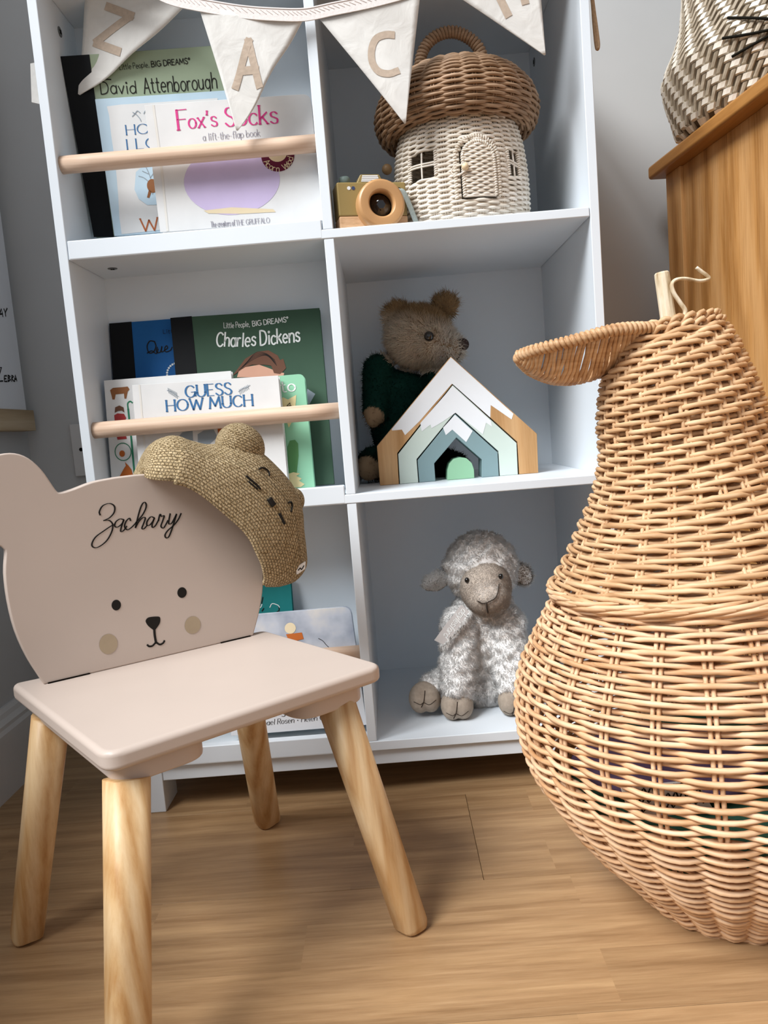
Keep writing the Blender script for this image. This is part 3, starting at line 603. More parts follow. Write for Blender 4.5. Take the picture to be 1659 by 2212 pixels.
def fur(src, name, m, count, length, width, flow=None, wild=.5, keep=None, curl=0.25, color=None, simple=False, clump=.35):
    """short pile rooted in a skin: thin tapering strands joined into one part"""
    me = src.data; me.calc_loop_triangles(); nt = len(me.loop_triangles)
    tri = np.empty(nt * 3, int); me.loop_triangles.foreach_get('vertices', tri); tri = tri.reshape(-1, 3)
    V = np.empty(len(me.vertices) * 3); me.vertices.foreach_get('co', V); V = V.reshape(-1, 3)
    VN = np.empty(len(me.vertices) * 3); me.vertices.foreach_get('normal', VN); VN = VN.reshape(-1, 3)
    a, b_, c = V[tri[:, 0]], V[tri[:, 1]], V[tri[:, 2]]; ar = np.linalg.norm(np.cross(b_ - a, c - a), axis=1)
    ix = rng.choice(nt, count, p=ar / ar.sum()); u = rng.random(count); v = rng.random(count); f = u + v > 1; u[f] = 1 - u[f]; v[f] = 1 - v[f]; w = 1 - u - v
    P = w[:, None] * a[ix] + u[:, None] * b_[ix] + v[:, None] * c[ix]
    N = w[:, None] * VN[tri[ix, 0]] + u[:, None] * VN[tri[ix, 1]] + v[:, None] * VN[tri[ix, 2]]; N /= np.linalg.norm(N, axis=1)[:, None] + 1e-9
    root = src
    while root.parent: root = root.parent
    Wp = P + LOC[root.name]
    if keep is not None: kk = keep(Wp, N); P, N, Wp = P[kk], N[kk], Wp[kk]
    n = len(P); R = rng.normal(size=(n, 3)); D = N + wild * R
    # neighbouring strands lean together in tufts
    tuft = np.stack([np.sin(Wp @ np.array(q) * s_) for q, s_ in (((1, .3, .5), 290), ((.2, 1, .7), 370), ((.6, .4, 1), 330))], 1) + .8 * np.stack([np.sin(Wp @ np.array(q) * s_ + 2 * np.sin(Wp @ np.array(q)[::-1] * 170)) for q, s_ in (((-.7, .5, .6), 510), ((.9, -.3, .5), 450), ((.1, .8, -.9), 230))], 1); D += clump * tuft
    if flow is not None: D += flow(Wp, N)
    D /= np.linalg.norm(D, axis=1)[:, None]; L = length * (0.6 + .6 * rng.random(n))[:, None]
    S = np.cross(D, rng.normal(size=(n, 3))); S /= np.linalg.norm(S, axis=1)[:, None] + 1e-9; w_ = width * (.7 + .6 * rng.random(n))[:, None]
    bend = curl * rng.normal(size=(n, 3)); mid = P + D * L * .55; tip = P + (D + bend) * L
    S2 = np.cross(D, S); cs = [(1, 0), (-.5, .866), (-.5, -.866)]
    root3 = [P + (S * a_ + S2 * b2) * w_ * .5 for a_, b2 in cs]; mid3 = [] if simple else [mid + (S * a_ + S2 * b2) * w_ * .42 for a_, b2 in cs]
    VV = np.stack(root3 + mid3 + [tip], 1).reshape(-1, 3); kv = 4 if simple else 7; o5 = np.arange(n)[:, None] * kv; b0 = kv - 4
    faces = sum([(o5 + np.array([[b0 + q_, b0 + (q_ + 1) % 3, kv - 1]])).tolist() for q_ in range(3)], [])
    if not simple: faces += sum([(o5 + np.array([[q_, (q_ + 1) % 3, 3 + (q_ + 1) % 3, 3 + q_]])).tolist() for q_ in range(3)], [])
    mesh = bpy.data.meshes.new(name); mesh.from_pydata(VV.tolist(), [], faces); mesh.materials.append(m)
    mesh.polygons.foreach_set('use_smooth', [True] * len(mesh.polygons))
    nn = np.repeat(N * .85 + D * .15, kv, axis=0); mesh.normals_split_custom_set_from_vertices((nn / np.linalg.norm(nn, axis=1)[:, None]).tolist())
    if color is not None:
        at = mesh.color_attributes.new('tint', 'FLOAT_COLOR', 'POINT'); cc = color(Wp, N); cc = cc * (1 + .16 * rng.normal(size=(n, 1)))
        at.data.foreach_set('color', np.hstack([np.repeat(np.clip(cc, 0, 1), kv, 0), np.ones((n * kv, 1))]).ravel())
    ob = bpy.data.objects.new(name, mesh); COL.objects.link(ob); ob.parent = src; ob['kind'] = 'stuff'; return ob
def tint_mat(name):
    k = NT(name, .85, .1); a = k.n('ShaderNodeAttribute', attribute_name='tint'); k.l(a.outputs['Color'], k.b.inputs['Base Color']); soft(k, .2); return k.m
TINT = tint_mat('dyed_pile')
# ================================================================== the bunting
CLOTH = None
k_ = NT('cotton_canvas', .9, .1); nz = k_.n('ShaderNodeTexNoise', Scale=38.0, Detail=4.0, Distortion=.6); k_.l(k_.coord(), nz.inputs['Vector'])
k_.color(k_.ramp(nz.outputs[0], [(.3, 'd0cec9'), (.7, 'dbd9d4')])); k_.bump(nz.outputs[0], .35, .004); CLOTH = k_.m
TAUPE = plain('taupe_letter_print', 'b7a695', .85, .1, .04, 200)
TAPE = plain('cotton_tape', 'e2dcd8', .9, .1, .03, 300, .3)
bt = thing('bunting', tuple(aty(660, 30, -.012)), 'cream cotton letter bunting hanging across the top of the bookshelf', 'bunting')
def wave(seed, amp=.0022):
    r = random.Random(seed); A = [(r.uniform(25, 70), r.uniform(15, 50), r.uniform(0, 6), r.uniform(.4, 1)) for _ in range(4)]
    return lambda uv: amp * sum(c * np.sin(a * uv[:, 0] + b_ * uv[:, 1] + p) for a, b_, p, c in A)
def flag(px, seed, y=-.013, n=22, skewy=0.0):
    pl = Plane((.36, y, 1.0), (1, skewy, 0), (0, 0, 1), wave(seed)); q = [pl.px(*p) for p in px[:3]]
    L = spline([q[0]] + [pl.px(*p) for p in px[3]] + [q[1]], 6) if len(px) > 3 else np.array([q[0], q[1]])
    Rr = spline([q[2]] + [pl.px(*p) for p in px[4]] + [q[1]], 6) if len(px) > 4 else np.array([q[2], q[1]])
    def along(P, t):
        d = np.r_[0, np.cumsum(np.linalg.norm(np.diff(P, axis=0), axis=1))]; return np.stack([np.interp(t * d[-1], d, P[:, i]) for i in (0, 1)], -1)
    V = []; F = []; m = 14
    for i in range(n + 1):
        a, b_ = along(L, i / n * .985), along(Rr, i / n * .985)
        for j in range(m + 1): V.append(a + (b_ - a) * j / m)
    for i in range(n):
        for j in range(m): p = i * (m + 1) + j; F.append((p, p + m + 1, p + m + 2, p + 1))
    mb = MB(); mb.add(pl.w(np.array(V)), F); o = mb.build('flag', CLOTH, bt, smooth=True)
    s = o.modifiers.new('cloth', 'SOLIDIFY'); s.thickness = .0016; s.offset = -1; return o, pl
def letter(o, pl, strokes, w):
    mb = MB()
    for st in strokes:
        sm = st[0] == 's'; pts = st[1:]
        qq = np.array([pl.px(*p) for p in pts]); ww = np.linalg.norm(pl.px(pts[0][0] + w, pts[0][1]) - qq[0])
        P = spline(qq, 6) if sm else qq
        if not sm:
            P = np.vstack([P[i] + (P[i + 1] - P[i]) * t for i in range(len(P) - 1) for t in np.linspace(0, 1, 9)[:-1]] + [P[-1]])
        pl.stroke(mb, P, ww, .0006)
    mb.build('letter', TAUPE, o)
o, pl = flag([(188, -76), (171, 209), (402, 8), [(183, 0), (178, 90)], [(330, 78), (262, 136), (212, 180)]], 3, -.015, skewy=-.25)
letter(o, pl, [('l', (231, 14), (286, 35)), ('l', (284, 34), (206, 91)), ('l', (205, 92), (258, 112))], 15)
o, pl = flag([(430, 18), (513, 287), (656, 40)], 5); letter(o, pl, [('l', (539, 90), (507, 186)), ('l', (537, 90), (560, 186)), ('l', (517, 152), (556, 153))], 16)
o, pl = flag([(691, 40), (876, 271), (908, -14)], 8); letter(o, pl, [('s', (849, 74), (833, 74), (813, 83), (803, 106), (804, 136), (818, 157), (840, 162), (859, 155))], 15)
o, pl = flag([(958, -30), (1179, 121), (1161, -98)], 11); letter(o, pl, [('l', (1056, -50), (1097, 34)), ('l', (1118, -60), (1134, 6)), ('l', (1080, -20), (1120, -40))], 17)
mb = MB(); c = [(52, -160), (120, -122), (190, -84), (260, -52), (330, -22), (372, -3), (430, 10), (520, 25), (600, 31), (660, 31), (720, 19), (790, 5), (850, -10), (930, -32), (960, -42), (1060, -72), (1161, -108), (1225, -138), (1285, -168)]
P = spline([aty(u, v, -.0145) for u, v in c], 6); T_ = np.gradient(P, axis=0); T_ /= np.linalg.norm(T_, axis=1)[:, None]; Nn = np.cross(T_, (0, -1.0, 0))
for s_, y in ((1, 0),): 
    n_ = len(P); h = .0078; ring = [P + Nn * h + (0, -.0006, 0), P - Nn * h + (0, -.0006, 0), P - Nn * h + (0, .0012, 0), P + Nn * h + (0, .0012, 0)]
    mb.add(np.stack(ring, 1).reshape(-1, 3), [(i * 4 + a, i * 4 + (a + 1) % 4, i * 4 + 4 + (a + 1) % 4, i * 4 + 4 + a) for i in range(n_ - 1) for a in range(4)])
tp = mb.build('tape', TAPE, bt)
mb = MB(); st = P + Nn * .0015 + (0, -.0009, 0)
for i in range(2, len(P) - 2):
    mb.tube([P[i] - Nn[i] * .004 + (0, -.0008, 0), (P[i] + P[i + 1]) / 2 + T_[i] * .004 + Nn[i] * .0005 + (0, -.0009, 0)], .00035, 5)
mb.tube(P - Nn * .0062 + (0, -.0008, 0), .0006, 5); mb.build('seam_stitching', plain('stitch_thread', 'd8cdc8', .9, .1), tp)
pl = Plane((-.01, .03, 1), (1, 0, 0), (0, 0, 1)); mb = MB(); mb.prism(pl.w(ccw([pl.px(*p) for p in [(65, 137), (84, 133), (90, 226), (68, 221)]])), (0, .003, 0)); mb.build('flag', CLOTH, bt, bevel=.0005)
mb = MB(); mb.tube(spline([aty(u, v, .02) for u, v in [(1272, -30), (1279, 0), (1283, 50), (1287, 92), (1290, 106), (1293, 98), (1290, 70), (1283, 20), (1278, -20)]], 6), .0022, 7); mb.build('tie_cord', plain('tan_cord', 'a98d70', .9, .1, .08, 300), bt, smooth=True)
# ================================================================== the wooden mountain stacker
YM = .112; PM = Plane((.5, YM, .5), (1, 0, 0), (0, 0, 1)); SNOW = plain('snow_white_paint', 'e4e7ea', .45, .35, .01, 20)
def arch(name, px, m, label, snow=None, th=.045, bev=.0008):
    q = ccw([PM.px(*p) for p in px]); q[:, 1] = np.where(np.abs(PM.p[2] + q[:, 1] - Z2T) < .0105, Z2T - PM.p[2] + .0002, q[:, 1])
    t = thing(name, (float(PM.w([q.mean(0)])[0][0]), YM + th / 2, Z2T), label, 'toy', 'mountain stacking blocks')
    MB().prism(PM.w(q), (0, th, 0)).build('block', m, t, bevel=bev)
    if snow:
        mb = MB()
        for s_ in snow: mb.prism(PM.w(ccw([PM.px(*p) for p in s_]), .0004), (0, .0008, 0))
        mb.build('painted_snow', SNOW, t)
    return t
arch('mountain_arch', [(821, 1050), (814, 964), (974, 770), (1160, 937), (1163, 1021), (1122, 1025), (1118, 955), (978, 829), (858, 979), (862, 1048)], OAKB,
     'largest oak mountain arch with white snow top, in front of the teddy', [[(974, 772), (1109, 894), (1105, 906), (1060, 875), (1059, 902), (978, 830), (976, 829), (905, 911), (875, 940), (868, 928), (847, 930), (846, 927)]])
arch('mountain_arch', [(864, 1048), (860, 981), (978, 832), (1116, 957), (1119, 1026), (1080, 1029.5), (1077, 975), (983, 891), (900, 992), (904, 1045)], plain('pale_mint_paint', 'c6d3ca', .45, .35, .01, 20),
     'pale mint mountain arch with white zigzag snow, second in size', [[(978, 834), (1060, 909), (1063, 922), (1050, 913), (1043, 938), (984, 891.5), (956, 911), (932, 925), (930, 917), (911, 932), (908, 914)]])
arch('mountain_arch', [(906, 1045), (902, 994), (983, 894), (1075, 977), (1078, 1030), (1041, 1032.5), (1041, 993), (986, 945), (938, 1001), (941, 1041)], plain('slate_teal_paint', '7e979b', .45, .35, .01, 20),
     'slate teal mountain arch with small white snow cap, third in size', [[(983, 896), (1021, 931), (1007, 955), (977, 928), (963, 940), (957, 924)]])
arch('round_block', [(966.5, 1040), (967, 1016), (971, 1002), (980, 992), (994, 988), (1008, 990), (1019, 1000), (1024, 1014), (1025, 1035)], plain('mint_green_paint', '8fbf9c', .45, .35, .01, 20),
     'small mint green dome block under the slate teal arch', None, .04)
# ================================================================== the toy camera
cc = atz(803, 484, Z1T); cc = np.array([cc[0], .036, Z1T]); yaw = math.radians(14)
cu = np.array([math.cos(yaw), math.sin(yaw), 0]); cv = np.array([-math.sin(yaw), math.cos(yaw), 0]); cz = np.array([0, 0, 1.0])
ct = thing('toy_camera', tuple(cc), 'wooden toy camera with orange lens ring, beside the mushroom basket', 'toy')
OLIVE = plain('olive_gold_paint', '96814f', .4, .4, .02, 20); ORG = plain('orange_wood_ring', 'bf9262', .35, .45, .04, 30)
CB = cc + cv * -.0; hw, hd, hh = .0475, .0165, .0305
MB().obox(cc + cz * (hh * 2 - .022), cu, cv, cz, hw, hd, .022).build('camera_body', OLIVE, ct, bevel=.002)
MB().obox(cc + cz * .0086, cu, cv, cz, hw, hd, .0085).build('wood_base', wood('camera_wood', 'b08a62', 'cfa780', 'e0bd99', 'x', 1.6, .5, .1), ct, bevel=.002)
mb = MB(); fz = hh * 2
mb.prism([cc + cu * a - cv * hd * .7 + cz * (fz + b_) for a, b_ in ((-.019, 0), (.019, 0), (.013, .0115), (-.013, .0115))], cv * hd * 1.4); ff = mb.build('flash_housing', OLIVE, ct, bevel=.0012)
mb = MB()
for i in range(4): mb.obox(cc - cv * (hd * .7 + .0004) + cz * (fz + .0025 + i * .0022), cu, cz, cv, .0125 - i * .0006, .0008, .0004)
mb.build('flash_stripe', SNOW, ff)
MB().lathe([(.0075, 0), (.0075, .0095), (.0062, .011), (0.0001, .0112)], cc - cu * .033 + cz * fz, 20).build('shutter_button', plain('button_green', '6f7f7a', .5, .3), ct, smooth=True)
lc = cc - cv * hd + cu * .008 + cz * .0285
def ax(m, prof, c, n=40, caps=False): return m.lathe(prof, c, n, cu, cz, -cv, caps)
ax(MB(), [(.0165, .003), (.0165, .015), (.0185, .0175), (.029, .0175), (.0318, .015), (.0322, .010), (.0322, 0)], lc).build('lens_ring', ORG, ct, smooth=True, bevel=.0006)
gl = NT('dark_lens', .06, .8); gl.color('120f10'); mb = MB(); v8 = [lc - cv * .012 + (cu * math.cos(a) + cz * math.sin(a)) * .006 for a in np.arange(6) * PI / 3]
v8b = [lc - cv * .007 + (cu * math.cos(a) + cz * math.sin(a)) * .012 for a in np.arange(12) * PI / 6]; v8c = [lc - cv * .002 + (cu * math.cos(a) + cz * math.sin(a)) * .017 for a in np.arange(12) * PI / 6]
V = v8 + v8b + v8c; F = [(0, 1, 2, 3, 4, 5)] + [((i // 2) % 6, 6 + i, 6 + (i + 1) % 12, ((i + 1) // 2) % 6) if i % 2 else ((i // 2) % 6, 6 + i, 6 + (i + 1) % 12) for i in range(12)] + [(6 + i, 18 + i, 18 + (i + 1) % 12, 6 + (i + 1) % 12) for i in range(12)]
mb.add(V, [f if len(set(f)) == len(f) else tuple(dict.fromkeys(f)) for f in F]); mb.build('faceted_lens', gl.m, ct)
for nm, dx, m in (('white_dot', -.0315, SNOW), ('blue_dot', -.0255, plain('navy_dot', '3c4668', .5))):
    MB().lathe([(.0024, 0), (.0024, .0004)], cc - cv * hd + cu * dx + cz * .053, 14, cu, cz, -cv).build(nm, m, ct)
STRAP = plain('grey_green_webbing', 'a9b5b2', .85, .1, .05, 400, .3)
mb = MB(); hole = cc - cv * (hd + .0003) + cu * .037 + cz * .049
MB().lathe([(.0045, 0), (.0045, .0005)], hole, 16, cu, cz, -cv).build('strap_hole', DARK, ct)
SP = spline([hole + cv * .004, hole - cv * .003 + cz * .0016, hole - cv * .004 + cu * .006 - cz * .004, hole - cv * .002 + cu * .014 - cz * .022, hole + cu * .021 - cz * .040, hole + cu * .026 - cz * .0478, hole + cu * .03 + cv * .02 - cz * .0482], 6)
mb.tube(SP, .0052, 10, up=cu * .8 + cv * .4, squash=(1, .16)); mb.build('strap', STRAP, ct, smooth=True)
# ================================================================== wicker weaving
def weave_row(mb, O, e1, e2, e3, r, nr, nz, z, N, amp, rod, sgn, per=6, sides=6, gaps=None, jit=.0003, ph=0.0, twill=None):
    n = N * per; th = np.arange(n) * 2 * PI / n; off = amp * sgn * np.cos(N / 2 * (th + ph)); off = np.sign(off) * np.abs(off) ** .8 * amp ** .2
    if twill is not None: off = amp * np.clip(1.25 * np.cos(N / 3 * th - twill * 2 * PI / 3) + .38, -1, 1)
    jz = np.interp(np.arange(n) / n, np.linspace(0, 1, 13), np.r_[(q_ := rng.normal(size=12) * jit), q_[0]])
    C, S = np.cos(th), np.sin(th); er = C[:, None] * e1 + S[:, None] * e2
    P = O + er * (r + off * nr)[:, None] + e3 * (z + off * nz + jz)[:, None]
    rr = rod * (1 + .06 * rng.normal(size=n))
    n3 = er * nr + e3 * nz
    if gaps is None: mb.tube(P, rr, sides, closed=True, up=n3)
    else:
        ok = np.ones(n, bool)
        for a, b_ in gaps: ok &= ~(((th - a) % (2 * PI)) < ((b_ - a) % (2 * PI)))
        i0 = next((i for i in range(n) if ok[i] and not ok[i - 1]), 0); idx = [(i0 + i) % n for i in range(n)]; run = []
        for i in idx + [None]:
            if i is not None and ok[i]: run.append(i)
            else:
                if len(run) > 2: mb.tube(P[run], rr[run], sides, up=n3[run])
                run = []
    return mb
def resample(prof, step):
    P = spline(prof, 8); d = np.r_[0, np.cumsum(np.linalg.norm(np.diff(P, axis=0), axis=1))]; n = int(d[-1] / step); s = (np.arange(n) + .5) * step
    Q = np.stack([np.interp(s, d, P[:, i]) for i in (0, 1)], 1); T = np.gradient(Q, axis=0); T /= np.linalg.norm(T, axis=1)[:, None]
    return Q, np.stack([T[:, 1], -T[:, 0]], 1)   # points (r,z), outward normals
def coil(mb, P, R, r, pitch, sides=5, ph=0, flat=None):
    """a thin cane wound round a rod"""
    P = np.asarray(P, float); d = np.r_[0, np.cumsum(np.linalg.norm(np.diff(P, axis=0), axis=1))]; turns = d[-1] / pitch; n = int(turns * 9)
    s = np.linspace(0, d[-1], n); C = np.stack([np.interp(s, d, P[:, i]) for i in range(3)], 1); T = np.gradient(C, axis=0); T /= np.linalg.norm(T, axis=1)[:, None]
    a = np.array([0, 1.0, .1]); X = a - T * (T @ a)[:, None]; X /= np.linalg.norm(X, axis=1)[:, None]; Y = np.cross(T, X); t = s / pitch * 2 * PI + ph
    Rr = np.interp(s, np.linspace(0, d[-1], len(np.atleast_1d(R))), np.atleast_1d(R)) if np.ndim(R) else R
    Q = C + (X * np.cos(t)[:, None] + Y * np.sin(t)[:, None]) * (Rr[:, None] if np.ndim(R) else R)
    return mb.tube(Q, r, sides)
# ------------------------------------------------------------------ mushroom basket
TX, TY = .553, .112; tc = np.array([TX, TY, Z1T]); E1, E2, E3 = np.array([1.0, 0, 0]), np.array([0, 1.0, 0]), np.array([0, 0, 1.0])
tb = thing('mushroom_basket', tuple(tc), 'wicker mushroom basket with brown cap lid and white house body', 'basket')
BODY = [(.088, .002), (.0935, .02), (.0945, .05), (.0935, .08), (.0895, .115), (.083, .140), (.077, .158)]
def bpt(th, z, d=0.0):
    r = np.interp(z, [p[1] for p in BODY], [p[0] for p in BODY]) + d; return tc + np.array([r * math.cos(th), r * math.sin(th), z])
def bang(u, v):
    """angle and height where a pixel meets the body"""
    d = ray(u, v); z = 0.08
    for _ in range(8):
        r = np.interp(z, [p[1] for p in BODY], [p[0] for p in BODY]); a = d[0] ** 2 + d[1] ** 2; ox, oy = CAM_C[0] - TX, CAM_C[1] - TY; b_ = d[0] * ox + d[1] * oy; c_ = ox * ox + oy * oy - r * r
        t = (-b_ - math.sqrt(max(b_ * b_ - a * c_, 0))) / a; z = CAM_C[2] + t * d[2] - Z1T
    return math.atan2(oy + t * d[1], ox + t * d[0]), z
wl = [bang(887, 341), bang(941, 325), bang(941, 379), bang(887, 386)]; dr = [bang(991, 330), bang(1062, 318), bang(1065, 427), bang(990, 430)]; w2 = [bang(1094, 330), bang(1107, 326), bang(1116, 378), bang(1101, 380)]
WIN = [(wl[0][0], wl[1][0], min(wl[2][1], wl[3][1]) - .0, max(wl[0][1], wl[1][1])), (w2[0][0], w2[1][0] + .1, min(w2[2][1], w2[3][1]), max(w2[0][1], w2[1][1]))]
DOOR = (dr[0][0], dr[1][0], (dr[2][1] + dr[3][1]) / 2, (dr[0][1] + dr[1][1]) / 2 + .012)
Q, Nn = resample(BODY, .0033); mb = MB(); NB = 36
for i, ((r, z), (nr, nz)) in enumerate(zip(Q, Nn)):
    gaps = [(a, b_) for a, b_, z0, z1 in WIN if z0 < z < z1]
    a, b_, z0, z1 = DOOR
    if z0 < z < z1:
        f = 1 if z < z1 - .022 else math.sqrt(max(0, 1 - ((z - z1 + .022) / .022) ** 2)); m_ = (a + b_) / 2; gaps.append((m_ - (b_ - a) / 2 * f, m_ + (b_ - a) / 2 * f))
    weave_row(mb, tc, E1, E2, E3, r, nr, nz, z, NB, .0021, .00195, 1 if i % 2 else -1, 6, 6, gaps or None, .0002)
bodyo = mb.build('woven_body', CREAMROD, tb, smooth=True, kind='stuff')
mb = MB()
for i in range(NB):
    th = i * 2 * PI / NB
    for dz in (-.018, .018):
        zs = np.linspace(.002, .155, 12); ok = np.ones(12, bool)
        for a, b_, z0, z1 in WIN + [DOOR]:
            if ((th + dz - a) % (2 * PI)) < ((b_ - a) % (2 * PI)): ok &= ~((zs > z0 - .004) & (zs < z1 + .004))
        run = []
        for j in range(13):
            if j < 12 and ok[j]: run.append(bpt(th + dz, zs[j]))
            else:
                if len(run) > 1: mb.tube(run, .0011, 5)
                run = []
mb.build('upright_stakes', CREAMROD, tb, smooth=True, kind='stuff')
MB().lathe([(.086, .001), (.086, .004), (.0001, .004)], tc, 40).build('base_disc', CREAMROD, tb)
for wi, (a, b_, z0, z1) in enumerate(WIN):
    m_ = MB(); fr = [bpt(a, z0, .001), bpt(a, z1, .001)]; fr2 = [bpt(b_, z0, .001), bpt(b_, z1, .001)]
    for e in (fr, fr2): m_.tube(e, .0012, 6); coil(m_, np.linspace(e[0], e[1], 12), .0022, .0011, .003)
    w_ = m_.build('window_frame', CREAMROD, tb, smooth=True); m_ = MB(); c_ = (a + b_) / 2; zc_ = (z0 + z1) / 2
    m_.tube([bpt(c_, z, .0005) for z in np.linspace(z0 - .004, z1 + .004, 6)], .0014, 6)
    for dz in (-.0016, .0018): m_.tube([bpt(t_, zc_ + dz + .0015 * math.cos((t_ - a) / (b_ - a) * PI), .0008) for t_ in np.linspace(a - .03, b_ + .03, 10)], .0013, 6)
    m_.build('glazing_bar', CREAMROD, w_, smooth=True)
a, b_, z0, z1 = DOOR; m_ = MB(); am = (a + b_) / 2 + .02; hwid = (b_ - a) / 2 * .9; arc = [(-1, z0 + .002)] + [(-1, z1 - .022)] + [(-math.cos(t_), z1 - .022 + .020 * math.sin(t_)) for t_ in np.linspace(.15, PI - .15, 11)] + [(1, z1 - .022), (1, z0 + .002)]
dp = np.array([bpt(am + hwid * x, z, .0028) for x, z in spline(arc, 4)]); m_.tube(dp, .0013, 6); coil(m_, dp, .0018, .0011, .0032); m_.tube([bpt(am + hwid * x, z0 + .002, .0028) for x in np.linspace(-1, 1, 9)], .0016, 6)
for i, z in enumerate(np.arange(z0 + .004, z1 - .003, .0034)):
    f = 1 if z < z1 - .022 else math.sqrt(max(0, 1 - ((z - z1 + .022) / .021) ** 2)); xs = np.linspace(-f, f, 19)
    m_.tube([bpt(am + hwid * x, z, .0026 + .0013 * (1 if i % 2 else -1) * math.cos(x * 9)) for x in xs], .00165, 6)
dro = m_.build('door', CREAMROD, tb, smooth=True)
m_ = MB(); kc = bpt(a + .07, (z0 + z1) / 2 + .001, .008); m_.ell(kc, (.0048,) * 3, 16, 10); m_.build('bead_knob', plain('wood_bead', 'd9c3a0', .4, .4), dro, smooth=True)
m_ = MB(); m_.tube(spline([kc + (.001, 0, .004), bpt(a - .03, (z0 + z1) / 2 + .004, .004), bpt(a - .10, (z0 + z1) / 2 + .002, .003), bpt(a - .11, (z0 + z1) / 2 - .004, .003), bpt(a - .03, (z0 + z1) / 2 - .008, .004), kc + (.001, 0, -.0045)], 6), .0013, 6); m_.build('loop_cord', CREAMROD, dro, smooth=True)
m_ = MB(); fo = [(-1.25, z0)] + [(-1.25, z1 - .022)] + [(-1.25 * math.cos(t_), z1 - .022 + .027 * math.sin(t_)) for t_ in np.linspace(.15, PI - .15, 11)] + [(1.25, z1 - .022), (1.25, z0)]
fp = np.array([bpt((a + b_) / 2 + (b_ - a) / 2 * x, z, .0015) for x, z in spline(fo, 4)]); m_.tube(fp, .0016, 6); coil(m_, fp, .0024, .0012, .0034); m_.build('door_frame', CREAMROD, tb, smooth=True)
CAP = [(.080, .149), (.096, .139), (.108, .145), (.1145, .160), (.1145, .174), (.108, .190), (.094, .206), (.074, .219), (.050, .227), (.024, .2305), (.004, .231)]
Q, Nn = resample(CAP, .0036); mb = MB(); NC = 26
for i, ((r, z), (nr, nz)) in enumerate(zip(Q, Nn)):
    weave_row(mb, tc, E1, E2, E3, r, nr, nz, z, NC if r > .035 else 12, .0022 * min(1, r / .06 + .2), .0022, 1 if i % 2 else -1, 7, 6, None, .0003)
cap = mb.build('mushroom_cap', BROWNROD, tb, smooth=True, kind='stuff')
m_ = MB()
for i in range(NC):
    th = i * 2 * PI / NC
    for dd in (-.016, .016): m_.tube([tc + np.array([r * math.cos(th + dd), r * math.sin(th + dd), z]) for r, z in Q[::4] if r > .03], .0014, 5)
m_.build('cap_stakes', BROWNROD, cap, smooth=True, kind='stuff')
yh = TY - .012; hp = spline([aty(u, v, yh) for u, v in [(910, 172), (907, 150), (909, 125), (918, 102), (935, 83), (960, 71), (985, 70), (1010, 80), (1030, 98), (1041, 120), (1045, 142), (1046, 158)]], 6)
m_ = MB(); m_.tube(hp, .0062, 8); coil(m_, hp, .0064, .0024, .0049, 6); m_.build('carry_handle', BROWNROD, cap, smooth=True)
mb = MB(); mb.ell(aty(836, 366, TY - .01), (.0075,) * 3, 14, 9); mb.build('side_bead', plain('dark_bead', '7f6546', .5, .3), tb, smooth=True)
# ================================================================== teddy bear behind the mountain
def cap_(mb, a, b_, r0, r1, k=9): 
    P = np.linspace(np.asarray(a, float), np.asarray(b_, float), k); mb.tube(P, np.linspace(r0, r1, k), 16); mb.ell(a, (r0,) * 3, 16, 10); mb.ell(b_, (r1,) * 3, 16, 10)
hc = aty(905, 728, .225); td = thing('teddy_bear', (float(hc[0]) - .02, .225, Z2T), 'brown plush teddy bear in a dark green knitted jumper, behind the wooden mountain', 'teddy bear')
mz = aty(968, 752, .195); el, er_ = aty(860, 684, .225), aty(962, 660, .232)
SKIN = plain('teddy_backing', '8d7358', .95, .05)
JUMP = plain('dark_green_knit', '0f2a24', .95, .05, .25, 320, .6)
bc = aty(868, 912, .235)
def f(m):
    m.ell(bc, (.052, .044, .083), 24, 16); m.ell(bc + (0, 0, .05), (.05, .04, .035))
    cap_(m, aty(818, 800, .225), aty(812, 890, .195), .026, .021); cap_(m, aty(950, 810, .225), aty(985, 900, .205), .026, .022)
    m.ell(aty(806, 902, .185), (.013, .012, .017)); m.ell(hc, (.050, .046, .047), 28, 18); cap_(m, hc + (.02, -.02, -.012), mz, .034, .022)
    for e, r in ((el, .023), (er_, .019)): m.ell(e, (r, .010, r))
    cap_(m, aty(850, 1000, .23), aty(806, 1000, .19), .032, .026); m.ell(aty(796, 1014, .178), (.018, .016, .019)); cap_(m, aty(930, 1000, .23), aty(980, 1010, .20), .032, .026)
tbod = blob('plush_body', f, SKIN, td, .0034, 5)
def hair_keep(Wp, N): return (np.linalg.norm((Wp - hc) / (.068, .075, .060), axis=1) < 1.0) | (np.linalg.norm(Wp - el, axis=1) < .031) | (np.linalg.norm(Wp - er_, axis=1) < .028) | (np.linalg.norm(Wp - mz, axis=1) < .042)
def paw_keep(Wp): return (np.linalg.norm(Wp - aty(806, 902, .185), axis=1) < .0185) | (np.linalg.norm(Wp - aty(796, 1014, .178), axis=1) < .023)
ped = np.array([1, -.35, -.1])
def tcol(Wp, N):
    d = Wp - hc; up = np.clip((d[:, 2] + .3 * d[:, 0] - .012) / .022, 0, 1)[:, None]; mzz = np.clip(1 - np.linalg.norm(Wp - mz, axis=1) / .034, 0, 1)[:, None] ** .6
    base = np.array(lin('eedcc5')[:3]); top = np.array(lin('b2926b')[:3]); mu = np.array(lin('f6efe6')[:3]); c = base * (1 - up) + top * up; return c * (1 - mzz) + mu * mzz
def tflow(Wp, N):
    d = Wp - mz; d /= np.linalg.norm(d, axis=1)[:, None] + 1e-6; return .9 * d + np.array([0, 0, -.25])
fur(tbod, 'fur', TINT, 78000, .0115, .00065, tflow, .3, hair_keep, .22, tcol)
def jk(Wp, N): return ~hair_keep(Wp, N) & ~paw_keep(Wp)
